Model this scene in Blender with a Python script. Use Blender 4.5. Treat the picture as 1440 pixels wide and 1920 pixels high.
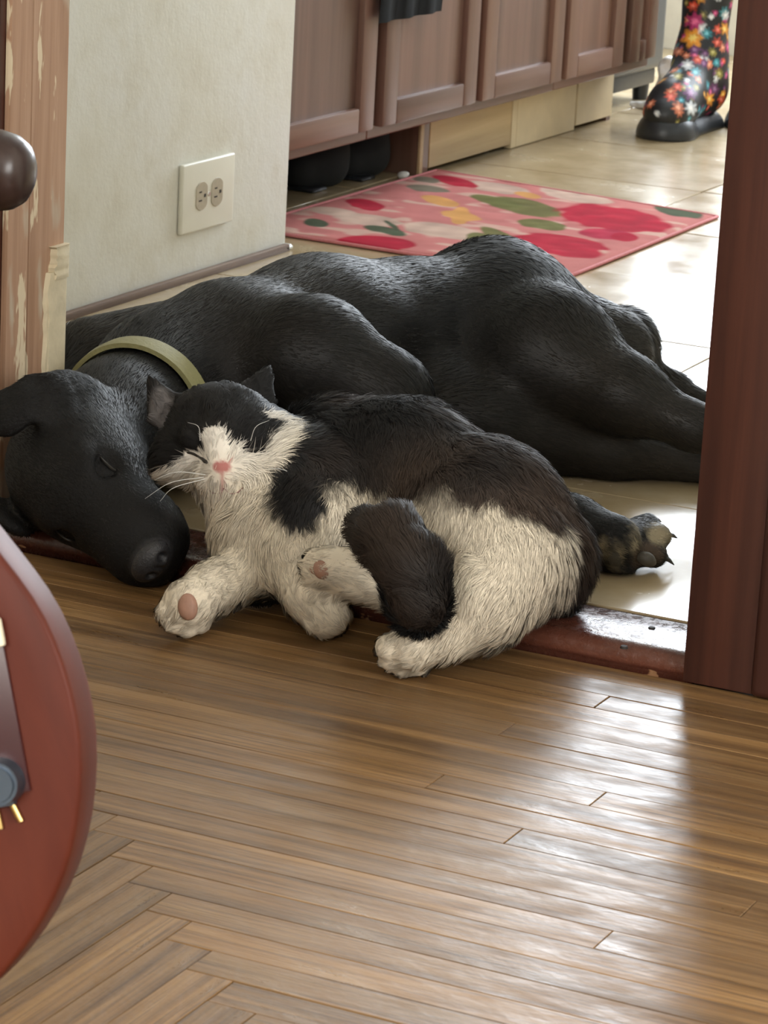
import bpy, bmesh, math, random
import numpy as np
from mathutils import Vector, Matrix, Euler

random.seed(4)
rng = np.random.default_rng(7)
for o in list(bpy.data.objects):
    bpy.data.objects.remove(o)
sc = bpy.context.scene
COL = sc.collection

# ------------------------------------------------------------------ camera
FPX, YAW, PITCH, ROLL, CAMZ = 5940.0, math.radians(25.19), math.radians(15.53), math.radians(3.09), 0.82
fwd = np.array([-math.sin(YAW) * math.cos(PITCH), math.cos(YAW) * math.cos(PITCH), -math.sin(PITCH)])
rgt = np.array([math.cos(YAW), math.sin(YAW), 0.0])
upv = np.cross(rgt, fwd)
CR = math.cos(ROLL) * rgt + math.sin(ROLL) * upv
CU = -math.sin(ROLL) * rgt + math.cos(ROLL) * upv
CF = fwd
CAM = np.array([0, 0, CAMZ])
cam = bpy.data.cameras.new('camera')
camo = bpy.data.objects.new('camera', cam)
COL.objects.link(camo)
camo.matrix_world = Matrix(((CR[0], CU[0], -CF[0], 0), (CR[1], CU[1], -CF[1], 0), (CR[2], CU[2], -CF[2], CAMZ), (0, 0, 0, 1)))
cam.sensor_fit = 'AUTO'
cam.sensor_width = 36.0
cam.lens = FPX * 36.0 / 1920.0
cam.clip_start = 0.05
cam.dof.use_dof = True
cam.dof.focus_distance = 2.85
cam.dof.aperture_fstop = 28.0
sc.camera = camo


def _ray(u, v):
    return CR * ((u - 720) / FPX) - CU * ((v - 960) / FPX) + CF


def az(u, v, z):
    "measured point of the photograph at height z -> world position"
    d = _ray(u, v)
    return CAM + d * (z - CAMZ) / d[2]


def ax(u, v, x):
    d = _ray(u, v)
    return CAM + d * x / d[0]


def ay(u, v, y):
    d = _ray(u, v)
    return CAM + d * y / d[1]


# ------------------------------------------------------------------ world, lights, exposure
vs = sc.view_settings
vs.view_transform = 'Standard'
vs.look = 'None'
vs.gamma = 1.0
vs.use_curve_mapping = False
vs.exposure = 0.27
sc.cycles.use_denoising = True
sc.cycles.max_bounces = 8
sc.cycles.diffuse_bounces = 4
sc.cycles.glossy_bounces = 4
sc.cycles.transparent_max_bounces = 8
sc.cycles.sample_clamp_indirect = 6.0
sc.cycles.caustics_reflective = False
sc.cycles.caustics_refractive = False

w = bpy.data.worlds.new('sky')
sc.world = w
w.use_nodes = True
nt = w.node_tree
nt.nodes.clear()
out = nt.nodes.new('ShaderNodeOutputWorld')
bg = nt.nodes.new('ShaderNodeBackground')
bg.inputs[0].default_value = (0.80, 0.90, 1.0, 1)
bg.inputs[1].default_value = 1.6
nt.links.new(bg.outputs[0], out.inputs[0])


def area(name, loc, aim, sx, sy, power, color):
    l = bpy.data.lights.new(name, 'AREA')
    l.shape = 'RECTANGLE'
    l.size, l.size_y = sx, sy
    l.energy = power
    l.color = color
    o = bpy.data.objects.new(name, l)
    COL.objects.link(o)
    o.location = loc
    o.rotation_euler = (Vector(aim) - Vector(loc)).to_track_quat('-Z', 'Y').to_euler()
    return o


# daylight: the kitchen's garden window and the windows of the room the camera stands in
area('window_kitchen_end_offscreen', (-1.75, 6.34, 1.28), (-1.75, 0, 1.28), 1.56, 1.56, 130, (0.86, 0.93, 1.0))
area('window_room_rear_offscreen', (-0.2, -2.14, 1.5), (-0.2, 3, 1.5), 1.76, 1.36, 100, (1.0, 0.95, 0.87))
area('window_room_side_offscreen', (2.24, 0.6, 1.5), (-3, 0.6, 1.5), 1.56, 1.36, 85, (1.0, 0.97, 0.92))

# ------------------------------------------------------------------ object helpers


def setp(o, label=None, cat=None, group=None, kind=None):
    if label: o['label'] = label
    if cat: o['category'] = cat
    if group: o['group'] = group
    if kind: o['kind'] = kind
    return o


def empty(name, loc=(0, 0, 0), rz=0.0):
    o = bpy.data.objects.new(name, None)
    o.empty_display_size = 0.02
    COL.objects.link(o)
    o.location = loc
    o.rotation_euler = (0, 0, rz)
    return o


def world_of(o):
    return o.matrix_basis.copy() if o.parent is None else world_of(o.parent) @ o.matrix_parent_inverse @ o.matrix_basis


def place(o, parent):
    "parent in world space"
    if parent is not None:
        o.parent = parent
        o.matrix_parent_inverse = world_of(parent).inverted()
    return o


def obj(name, me, m=None, parent=None, loc=None, smooth=None):
    o = bpy.data.objects.new(name, me)
    COL.objects.link(o)
    if m is not None and len(me.materials) == 0:
        me.materials.append(m)
    if loc is not None:
        o.location = loc
    if smooth:
        shade(me, smooth)
    if parent is not None:
        place(o, parent)
    return o


def shade(me, angle=35):
    me.polygons.foreach_set('use_smooth', [True] * len(me.polygons))
    if angle < 180:
        me.set_sharp_from_angle(angle=math.radians(angle))


def bm_mesh(bm, name='m', smooth=None):
    me = bpy.data.meshes.new(name)
    bmesh.ops.recalc_face_normals(bm, faces=bm.faces)
    bm.to_mesh(me)
    bm.free()
    if smooth:
        shade(me, smooth)
    return me


def box(lo, hi, bevel=0.0, seg=1):
    "bevelled box mesh centred on its own middle; returns mesh, centre"
    lo, hi = np.array(lo, float), np.array(hi, float)
    c = (lo + hi) / 2
    h = (hi - lo) / 2
    bm = bmesh.new()
    bmesh.ops.create_cube(bm, size=2)
    for v in bm.verts:
        v.co = Vector((v.co.x * h[0], v.co.y * h[1], v.co.z * h[2]))
    if bevel > 0:
        bmesh.ops.bevel(bm, geom=list(bm.edges), offset=min(bevel, 0.45 * min(2 * h)), segments=seg, affect='EDGES', profile=0.6)
    return bm_mesh(bm, smooth=40 if bevel > 0 else None), c


def boxo(name, lo, hi, m, parent=None, bevel=0.0, seg=1):
    me, c = box(lo, hi, bevel, seg)
    return obj(name, me, m, parent, loc=c)


def grid_mesh(P, closed_u=False, closed_v=False, cap=False):
    "P: (n,m,3) lattice -> mesh"
    n, m_ = P.shape[:2]
    V = P.reshape(-1, 3)
    F = []
    for i in range(n if closed_u else n - 1):
        for j in range(m_ if closed_v else m_ - 1):
            a, b = i, (i + 1) % n
            c, d = j, (j + 1) % m_
            F.append((a * m_ + c, b * m_ + c, b * m_ + d, a * m_ + d))
    if cap and closed_v:
        F.append(tuple(range(m_))[::-1])
        F.append(tuple((n - 1) * m_ + k for k in range(m_)))
    me = bpy.data.meshes.new('grid')
    me.from_pydata([tuple(x) for x in V], [], F)
    bm = bmesh.new()
    bm.from_mesh(me)
    bmesh.ops.recalc_face_normals(bm, faces=bm.faces)
    bm.to_mesh(me)
    bm.free()
    return me


def frames(path):
    path = np.array(path, float)
    t = np.gradient(path, axis=0)
    t /= np.linalg.norm(t, axis=1)[:, None] + 1e-12
    up = np.array([0.13, 0.21, 1.0])
    A = []
    B = []
    for k in range(len(path)):
        a = np.cross(t[k], up)
        if np.linalg.norm(a) < 1e-3:
            a = np.cross(t[k], [1, 0, 0])
        a /= np.linalg.norm(a)
        b = np.cross(a, t[k])
        A.append(a)
        B.append(b)
        up = b
    return t, np.array(A), np.array(B)


def tube(path, radii, n=14, cap=True, flat=1.0):
    path = np.array(path, float)
    radii = np.broadcast_to(np.array(radii, float), (len(path),))
    t, A, B = frames(path)
    th = np.linspace(0, 2 * np.pi, n, endpoint=False)
    P = path[:, None] + radii[:, None, None] * (np.cos(th)[None, :, None] * A[:, None] + flat * np.sin(th)[None, :, None] * B[:, None])
    me = grid_mesh(P, closed_v=True, cap=cap)
    shade(me, 50)
    return me


def spline(pts, n=40):
    "Catmull-Rom through the points (any dimension)"
    p = np.array(pts, float)
    p = np.vstack([2 * p[0] - p[1], p, 2 * p[-1] - p[-2]])
    outp = []
    segs = len(p) - 3
    for s in np.linspace(0, segs - 1e-6, n):
        i = int(s)
        u = s - i
        a, b, c, d = p[i], p[i + 1], p[i + 2], p[i + 3]
        outp.append(0.5 * (2 * b + (c - a) * u + (2 * a - 5 * b + 4 * c - d) * u * u + (3 * b - a - 3 * c + d) * u ** 3))
    return np.array(outp)


def colattr(me, cols, name='col'):
    a = me.color_attributes.new(name, 'FLOAT_COLOR', 'POINT')
    c = np.ones((len(me.vertices), 4), np.float32)
    c[:, :3] = cols
    a.data.foreach_set('color', c.ravel())


def vnoise(P, scale, seed=0):
    "cheap smooth value noise, -1..1, P (n,3)"
    r = np.random.default_rng(seed)
    tab = r.random(4096).astype(np.float32) * 2 - 1
    q = np.asarray(P, np.float64) * scale + 100.37
    i = np.floor(q).astype(np.int64)
    f = q - i
    f = f * f * (3 - 2 * f)
    res = 0
    for dx in (0, 1):
        for dy in (0, 1):
            for dz in (0, 1):
                h = ((i[:, 0] + dx) * 73856093 ^ (i[:, 1] + dy) * 19349663 ^ (i[:, 2] + dz) * 83492791) & 4095
                wgt = (f[:, 0] if dx else 1 - f[:, 0]) * (f[:, 1] if dy else 1 - f[:, 1]) * (f[:, 2] if dz else 1 - f[:, 2])
                res = res + tab[h] * wgt
    return res


def srgb(r, g, b):
    def f(c):
        c /= 255.0
        return c / 12.92 if c <= 0.04045 else ((c + 0.055) / 1.055) ** 2.4
    return (f(r), f(g), f(b))


# ------------------------------------------------------------------ materials


class NT:
    def __init__(self, name):
        self.m = bpy.data.materials.new(name)
        self.m.use_nodes = True
        self.t = self.m.node_tree
        self.t.nodes.clear()
        self.out = self.t.nodes.new('ShaderNodeOutputMaterial')
        self.b = self.n('ShaderNodeBsdfPrincipled')
        self.t.links.new(self.b.outputs[0], self.out.inputs[0])

    def n(self, kind, ins=None, **props):
        x = self.t.nodes.new(kind)
        for k, v in props.items():
            setattr(x, k, v)
        for k, v in (ins or {}).items():
            self.set(x.inputs[k], v)
        return x

    def set(self, sock, v):
        if isinstance(v, bpy.types.NodeSocket):
            self.t.links.new(v, sock)
        elif isinstance(v, bpy.types.Node):
            self.t.links.new(v.outputs[0], sock)
        elif isinstance(v, (tuple, list)) and len(v) == 3 and sock.type == 'RGBA':
            sock.default_value = (*v, 1)
        else:
            sock.default_value = v

    def p(self, **kw):
        names = dict(color='Base Color', rough='Roughness', metal='Metallic', spec='Specular IOR Level', normal='Normal', coat='Coat Weight', coatr='Coat Roughness', sheen='Sheen Weight', alpha='Alpha', sub='Subsurface Weight')
        for k, v in kw.items():
            self.set(self.b.inputs[names[k]], v)
        return self

    def mix(self, fac, a, b, mode='MIX'):
        x = self.n('ShaderNodeMix', data_type='RGBA', blend_type=mode)
        self.set(x.inputs[0], fac)
        self.set(x.inputs[6], a)
        self.set(x.inputs[7], b)
        return x.outputs[2]

    def ramp(self, fac, *stops, interp='LINEAR'):
        x = self.n('ShaderNodeValToRGB', {0: fac})
        x.color_ramp.interpolation = interp
        e = x.color_ramp.elements
        while len(e) < len(stops):
            e.new(0.5)
        for el, (p, c) in zip(e, stops):
            el.position = p
            el.color = (*c, 1) if isinstance(c, (tuple, list)) else (c, c, c, 1)
        return x.outputs[0]

    def coord(self, kind='Object', scale=(1, 1, 1), offset=None):
        c = self.n('ShaderNodeTexCoord').outputs[kind]
        mp = self.n('ShaderNodeMapping', {0: c, 3: scale})
        if offset is not None:
            self.set(mp.inputs[1], offset)
        return mp.outputs[0]

    def noise(self, vec, scale, detail=4, rough=0.55, dist=0.0):
        return self.n('ShaderNodeTexNoise', {'Vector': vec, 'Scale': scale, 'Detail': detail, 'Roughness': rough, 'Distortion': dist}).outputs[0]

    def math(self, op, a, b=0.0, c=None):
        x = self.n('ShaderNodeMath', operation=op)
        self.set(x.inputs[0], a)
        self.set(x.inputs[1], b)
        if c is not None:
            self.set(x.inputs[2], c)
        return x.outputs[0]

    def bump(self, h, strength=0.3, dist=0.002):
        return self.n('ShaderNodeBump', {'Height': h, 'Strength': strength, 'Distance': dist}).outputs[0]


def plain(name, color, rough=0.5, metal=0.0, noise=0.06, nscale=30, spec=0.5, bump=0.0, coat=0.0):
    "single-colour surface with a little procedural unevenness"
    N = NT(name)
    v = N.coord('Object')
    f = N.noise(v, nscale, 3)
    dark = tuple(c * (1 - noise * 2.2) for c in color)
    lite = tuple(min(1, c * (1 + noise * 2.2)) for c in color)
    N.p(color=N.mix(f, dark, lite), rough=rough, metal=metal, spec=spec, coat=coat, coatr=0.1)
    if bump:
        N.p(normal=N.bump(f, bump))
    return N.m


def wood(name, c0, c1, c2, axis=0, rough=0.35, gs=1.0, coat=0.0, bump=0.15, randomize=True, wave=0.0):
    "grain running along local axis"
    N = NT(name)
    sc_ = [60 * gs, 60 * gs, 60 * gs]
    sc_[axis] = 2.2 * gs
    off = None
    oi = N.n('ShaderNodeObjectInfo')
    if randomize:
        r = oi.outputs['Random']
        off = N.n('ShaderNodeCombineXYZ', {0: N.math('MULTIPLY', r, 37.0), 1: N.math('MULTIPLY', r, 91.0), 2: N.math('MULTIPLY', r, 53.0)}).outputs[0]
    v = N.coord('Object', tuple(sc_), off)
    g1 = N.noise(v, 1.0, 6, 0.65, 0.4)
    g2 = N.noise(v, 0.22, 3, 0.5, 0.8)
    col = N.ramp(g1, (0.28, c0), (0.52, c1), (0.78, c2))
    dk = N.ramp(g2, (0.35, 0.62), (0.6, 1.0))
    col = N.mix(1.0, col, dk, 'MULTIPLY')
    if randomize:
        tone = N.ramp(oi.outputs['Random'], (0.0, (0.80, 0.77, 0.73)), (0.35, (0.95, 0.93, 0.9)), (0.7, (1.03, 1.0, 0.95)), (1.0, (1.18, 1.13, 1.0)))
        col = N.mix(1.0, col, tone, 'MULTIPLY')
    N.p(color=col, rough=rough, coat=coat, coatr=0.12)
    h = g1
    if wave:
        v2 = N.coord('Object', (18, 30, 18), off)
        h = N.math('ADD', N.math('MULTIPLY', g1, 0.5), N.math('MULTIPLY', N.noise(v2, 2.2, 3, 0.6), wave))
    N.p(normal=N.bump(h, bump, 0.0015))
    return N


def attr_mat(name, rough=0.5, bumpscale=0, bump=0.2, attr='col', spec=0.5, sheen=0.0):
    N = NT(name)
    a = N.n('ShaderNodeAttribute', attribute_name=attr).outputs[0]
    N.p(color=a, rough=rough, spec=spec, sheen=sheen)
    if bumpscale:
        N.p(normal=N.bump(N.noise(N.coord('Object'), bumpscale, 4), bump))
    return N.m


M = {}
# oak strips: brown oak, worn varnish
N = wood('oak_strip', (0.120, 0.062, 0.024), (0.275, 0.157, 0.064), (0.385, 0.24, 0.108), axis=0, rough=0.3, bump=0.3, wave=1.2)
oir = N.n('ShaderNodeObjectInfo').outputs['Random']
ofs = N.n('ShaderNodeCombineXYZ', {0: N.math('MULTIPLY', oir, 61.0), 1: N.math('MULTIPLY', oir, 29.0)}).outputs[0]
fs = N.noise(N.coord('Object', (5, 380, 60), ofs), 1.0, 6, 0.75, 0.6)
N.p(color=N.mix(N.ramp(fs, (0.34, 0.9), (0.52, 0.0)), N.b.inputs['Base Color'].links[0].from_socket, (0.075, 0.042, 0.022)))
vv = N.coord('Object', (9, 24, 24))
N.p(rough=N.ramp(N.noise(vv, 2.0, 4), (0.3, 0.27), (0.7, 0.5)), spec=0.38)
M['oak'] = N.m
M['gap'] = plain('floor_gap_dirt', (0.035, 0.022, 0.013), 0.8)
M['jamb_dark'] = wood('red_brown_trim', (0.034, 0.010, 0.007), (0.058, 0.018, 0.011), (0.085, 0.028, 0.017), axis=2, rough=0.42, randomize=False, bump=0.12).m
M['cab'] = wood('cabinet_wood', (0.165, 0.088, 0.068), (0.20, 0.112, 0.088), (0.235, 0.138, 0.110), axis=2, rough=0.38, gs=0.8, bump=0.08).m
M['cab_rail'] = wood('cabinet_wood_rail', (0.165, 0.088, 0.068), (0.20, 0.112, 0.088), (0.235, 0.138, 0.110), axis=1, rough=0.38, gs=0.8, bump=0.08).m
M['dark'] = plain('dark_matte_paint', (0.02, 0.016, 0.013), 0.8)  # own dark colour of the nail heads and fretboard
M['plaster'] = plain('plaster_white', (0.72, 0.70, 0.63), 0.75)
M['ceiling'] = plain('ceiling_white', (0.8, 0.79, 0.75), 0.8)
M['cream'] = plain('cream_paint', (0.55, 0.47, 0.32), 0.6, noise=0.12, nscale=60, bump=0.4)
M['ivory'] = plain('ivory_plastic', (0.77, 0.75, 0.66), 0.35, noise=0.02)
M['ivory2'] = plain('aged_ivory_plastic', (0.45, 0.40, 0.31), 0.4, noise=0.08, nscale=200)
M['slot'] = plain('slot_black', (0.03, 0.025, 0.02), 0.6)
M['steel'] = plain('steel', (0.6, 0.6, 0.6), 0.3, 1.0)
M['black_cloth'] = plain('black_cloth', (0.012, 0.014, 0.015), 0.9, noise=0.2, bump=0.3)
M['black_rubber'] = plain('black_rubber', (0.022, 0.025, 0.03), 0.38, noise=0.15, nscale=80)
M['grey_metal'] = plain('dark_grey_enamel', (0.07, 0.075, 0.08), 0.4)
M['denim'] = plain('dark_denim', (0.03, 0.04, 0.07), 0.85, noise=0.2, nscale=200, bump=0.2)
M['white_paint'] = plain('white_paint', (0.75, 0.75, 0.72), 0.4)
M['brass'] = plain('brass', (0.75, 0.55, 0.22), 0.3, 1.0)
M['chair'] = wood('dark_walnut', (0.025, 0.013, 0.012), (0.042, 0.024, 0.021), (0.06, 0.036, 0.032), axis=0, rough=0.3, randomize=False, bump=0.05).m

# pane glass that lets daylight through
N = NT('window_glass')
tr = N.n('ShaderNodeBsdfTransparent')
gl = N.n('ShaderNodeBsdfGlossy', {'Roughness': 0.02})
mx = N.n('ShaderNodeMixShader', {0: 0.06, 1: tr.outputs[0], 2: gl.outputs[0]})
N.t.links.new(mx.outputs[0], N.out.inputs[0])
M['glass'] = N.m

# tile: beige glazed ceramic, uneven
N = NT('beige_tile')
oi = N.n('ShaderNodeObjectInfo').outputs['Random']
off = N.n('ShaderNodeCombineXYZ', {0: N.math('MULTIPLY', oi, 31.0), 1: N.math('MULTIPLY', oi, 17.0)}).outputs[0]
v = N.coord('Object', (1, 1, 1), off)
f1 = N.noise(v, 9, 5, 0.6)
f2 = N.noise(N.coord('Object', (6, 1.2, 1), off), 8, 4, 0.6)
c = N.ramp(f1, (0.3, (0.34, 0.25, 0.135)), (0.55, (0.43, 0.335, 0.20)), (0.75, (0.50, 0.41, 0.27)))
c = N.mix(N.math('MULTIPLY', f2, 0.35), c, (0.36, 0.28, 0.18))
N.p(color=c, rough=N.ramp(f1, (0.3, 0.16), (0.7, 0.3)), spec=0.55, normal=N.bump(N.math('ADD', f2, N.math('MULTIPLY', f1, 0.5)), 0.045, 0.002))
M['tile'] = N.m
M['grout'] = plain('grout', (0.13, 0.10, 0.07), 0.85, noise=0.15)

# painted wall: off-white with yellowed and greyed stains, rough plaster relief
N = NT('stained_white_wall')
v = N.coord('Object')
f1 = N.noise(v, 3.5, 4, 0.6)
f2 = N.noise(v, 14, 5, 0.65)
c = N.ramp(f1, (0.3, (0.76, 0.76, 0.73)), (0.5, (0.73, 0.715, 0.64)), (0.72, (0.67, 0.64, 0.54)))
c = N.mix(N.ramp(f2, (0.5, 0.0), (0.75, 0.45)), c, (0.60, 0.56, 0.46))
N.p(color=c, rough=0.6, normal=N.bump(N.math('ADD', N.noise(v, 45, 4), N.math('MULTIPLY', N.noise(v, 190, 2), 0.3)), 0.22, 0.003))
M['wall'] = N.m

ZK = 0.016            # tile level above the oak floor
XW = -1.915           # white wall plane
YT0, YT1 = 2.357, 2.446   # threshold front / back
XJ, YJ = -1.533, 2.42     # left jamb: reveal plane and front
XR = -0.826           # right casing edge
XT, XC = -2.031, -1.971   # toe kick plane, cabinet face frame plane
YE = 6.2              # far kitchen wall

# ================================================================== THE SETTING
S = dict(kind='structure')

# ---- oak strip floor with a mitred border corner
floor_me, c = box((-3.2, -2.2, -0.06), (2.3, YT0 + 0.02, -0.0055))
floor = obj('floor', floor_me, M['gap'], loc=c)
setp(floor, 'worn brown oak strip floor with a stepped corner', **S)
W = 0.0345
X0, Y0 = -1.0586, 1.8335      # a corner of the stepped mitre
GAP = 0.0006
PLK = []


def plank(x0, x1, y0, y1, along_x):
    L = (x1 - x0) if along_x else (y1 - y0)
    bm = bmesh.new()
    bmesh.ops.create_cube(bm, size=1)
    for v in bm.verts:
        v.co = Vector((v.co.x * (L - GAP), v.co.y * (W - GAP), v.co.z * 0.0075))
    top = [e for e in bm.edges if all(v.co.z > 0 for v in e.verts)]
    bmesh.ops.bevel(bm, geom=top, offset=0.0005, segments=1, affect='EDGES')
    me = bm_mesh(bm)
    o = bpy.data.objects.new('plank', me)
    me.materials.append(M['oak'])
    COL.objects.link(o)
    o.parent = floor
    o.matrix_parent_inverse = Matrix.Translation(-Vector(c))
    o.location = ((x0 + x1) / 2, (y0 + y1) / 2, -0.00375 + random.uniform(-0.0002, 0.0002))
    o.rotation_euler = (random.gauss(0, 0.004), random.gauss(0, 0.0002), 0 if along_x else math.pi / 2)


for k in range(-15, 22):
    y1 = Y0 - k * W
    y0 = y1 - W
    if y0 > YT0 or y1 < 1.12:
        continue
    y1 = min(y1, YT0 + 0.004)
    x = X0 + k * W
    first = True
    while x < 0.12:
        L = random.uniform(0.7, 1.5) if not first else random.uniform(0.35, 1.3)
        first = False
        x2 = min(x + L, 0.35)
        plank(x, x2, y1 - W if y1 - y0 > W * 0.9 else y0, y1, True)
        x = x2
for k in range(-13, 22):
    x0 = X0 + k * W
    y1 = Y0 - (k + 1) * W
    y = y1
    if x0 < -1.55:
        continue
    first = True
    while y > 1.12:
        L = random.uniform(0.4, 1.0)
        y2 = max(y - L, 1.05)
        plank(x0, x0 + W, y2, y, False)
        y = y2
# the rest of the room's floor, where no strip can be told apart from here
for nm, lo, hi in (('floor', (-3.2, -2.2, -0.0055), (2.3, 1.05, 0.0)), ('floor', (0.35, 1.05, -0.0055), (2.3, YT0, 0.0)), ('floor', (-3.2, 1.05, -0.0055), (-1.56, YT0, 0.0))):
    o = boxo('floor', lo, hi, M['oak'])
    setp(o, 'brown oak floor of the front room', **S)

# ---- threshold board
N = wood('threshold_wood', (0.055, 0.016, 0.010), (0.10, 0.032, 0.020), (0.155, 0.058, 0.036), axis=0, rough=0.22, randomize=False, bump=0.3, wave=1.0)
co = N.coord('Object')
sep = N.n('ShaderNodeSeparateXYZ', {0: co})
ch = N.noise(N.coord('Object', (34, 60, 60)), 1.0, 3, 0.5)
front = N.ramp(sep.outputs[1], (0.0, 1.0), (0.5, 0.0))
front = N.n('ShaderNodeMapRange', {0: sep.outputs[1], 1: -0.032, 2: -0.022, 3: 1.0, 4: 0.0}).outputs[0]
mask = N.math('MULTIPLY', N.ramp(ch, (0.66, 0.0), (0.69, 1.0)), front)
bc = N.b.inputs['Base Color'].links[0].from_socket
N.p(color=N.mix(mask, bc, (0.42, 0.22, 0.11)))
pit = N.noise(N.coord('Object', (60, 60, 60)), 1.6, 4, 0.7)
N.p(rough=N.ramp(pit, (0.35, 0.12), (0.7, 0.45)), normal=N.bump(pit, 0.6, 0.0012))
prof = []
R_ = 0.013
for a in np.linspace(math.radians(200), math.radians(90), 9):
    prof.append((YT0 + R_ + R_ * math.cos(a), 0.0205 - R_ + R_ * math.sin(a)))
prof = [(YT0 + 0.004, 0.0)] + prof + [(YT0 + 0.045, 0.0212), (YT1 - 0.004, 0.0200), (YT1, 0.0180), (YT1, -0.02), (YT0 + 0.004, -0.02)]
xs = np.linspace(XJ - 0.02, XR + 0.004, 30)
cx_, cy_ = (xs[0] + xs[-1]) / 2, (YT0 + YT1) / 2
P = np.array([[(x - cx_, p[0] - cy_ + 0.0008 * math.sin(x * 23), p[1]) for p in prof] for x in xs])
me = grid_mesh(P, closed_v=True, cap=True)
shade(me, 50)
o = obj('trim_1', me, N.m, loc=(cx_, cy_, 0))
setp(o, 'scuffed red-brown wooden threshold with a rounded nose', **S)
for (u, v_) in ((1170, 1213), (1222, 1178)):        # two countersunk nail heads
    p = az(u, v_, 0.021)
    bm = bmesh.new()
    bmesh.ops.create_cone(bm, segments=12, radius1=0.0035, radius2=0.0028, depth=0.002, cap_ends=True)
    obj('nail', bm_mesh(bm, smooth=30), M['dark'], o, loc=p)

# ---- kitchen floor
kf = boxo('kitchen_floor', (-2.7, YT1, -0.06), (1.0, YE, ZK - 0.002), M['grout'])
setp(kf, 'beige ceramic tile floor of the kitchen', **S)
TX, TY = 0.42, 0.35
tx0, ty0 = -1.215, 2.81
tme = {}
for i in range(-3, 6):
    for j in range(-1, 10):
        lo = np.array([tx0 + i * TX, ty0 + j * TY])
        hi = lo + (TX, TY)
        lo[1] = max(lo[1], YT1 + 0.0035)
        hi[1] = min(hi[1], YE)
        lo[0] = max(lo[0], -2.65)
        hi[0] = min(hi[0], 0.98)
        if hi[1] - lo[1] < 0.02 or hi[0] - lo[0] < 0.02:
            continue
        d = hi - lo
        key = (round(d[0], 3), round(d[1], 3))
        if key not in tme:
            me, _ = box((-d[0] / 2 + 0.0013, -d[1] / 2 + 0.0013, -0.005), (d[0] / 2 - 0.0013, d[1] / 2 - 0.0013, 0.005), 0.0012)
            me.materials.append(M['tile'])
            tme[key] = me
        o = bpy.data.objects.new('tile', tme[key])
        COL.objects.link(o)
        place(o, None)
        o.parent = kf
        o.matrix_parent_inverse = Matrix.Translation(-kf.location)
        o.location = ((lo[0] + hi[0]) / 2, (lo[1] + hi[1]) / 2, ZK - 0.005 + random.uniform(-0.0003, 0.0003))
        o.rotation_euler = (random.gauss(0, 0.0008), random.gauss(0, 0.0008), 0)

# ---- the white wall beside the doorway
wl = boxo('wall_left', (-2.75, 2.524, 0), (XW, 3.717, 2.45), M['wall'], bevel=0.004, seg=2)
setp(wl, 'stained off-white plaster wall with a power outlet', **S)
chip = boxo('corner_chip', (XW - 0.012, 3.700, 0.016), (XW + 0.010, 3.722, 0.024), M['white_paint'], wl, bevel=0.003)
N = wood('old_brown_strip', (0.09, 0.05, 0.03), (0.17, 0.10, 0.065), (0.34, 0.24, 0.16), axis=1, rough=0.55, randomize=False, bump=0.4)
bb = boxo('baseboard_left', (XW, 2.524, 0.014), (XW + 0.010, 3.712, 0.0255), N.m, bevel=0.003, seg=2)
setp(bb, 'narrow worn brown strip along the foot of the white wall', **S)

# ---- left jamb: stripped old timber
N = NT('stripped_timber')
v = N.coord('Object', (70, 70, 3.0))
g = N.noise(v, 1.0, 5, 0.6, 0.5)
c_ = N.ramp(g, (0.25, (0.26, 0.145, 0.085)), (0.5, (0.36, 0.215, 0.135)), (0.75, (0.44, 0.285, 0.19)))
pc = N.noise(N.coord('Object', (16, 16, 4.2)), 1.0, 4, 0.55)
pc2 = N.noise(N.coord('Object', (40, 40, 9), (3, 7, 1)), 1.0, 4, 0.6)
c_ = N.mix(N.ramp(pc, (0.53, 0.0), (0.58, 0.85)), c_, (0.43, 0.36, 0.27))
c_ = N.mix(N.ramp(pc2, (0.57, 0.0), (0.60, 0.9)), c_, (0.62, 0.52, 0.36))
N.p(color=c_, rough=0.6, normal=N.bump(N.math('ADD', N.math('MULTIPLY', g, 0.4), N.ramp(pc, (0.60, 0.0), (0.64, 1.0))), 0.5, 0.0025))
M['timber'] = N.m
jl = boxo('trim_2', (XJ - 0.04, YJ, -0.02), (XJ - 0.004, 2.524, 2.05), M['timber'], bevel=0.002)
setp(jl, 'stripped brown timber door jamb with flaking paint', **S)
boxo('jamb_board', (XJ - 0.006, YJ, 0.0), (XJ + 0.0005, YJ + 0.0385, 2.05), M['timber'], jl, bevel=0.002)
boxo('jamb_board', (XJ - 0.006, YJ + 0.0395, 0.0), (XJ - 0.001, 2.524, 2.05), M['timber'], jl, bevel=0.002)
boxo('jamb_board', (XJ - 0.06, YJ - 0.012, 0.0), (XJ - 0.005, YJ + 0.004, 2.05), M['jamb_dark'], jl, bevel=0.003)
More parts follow.
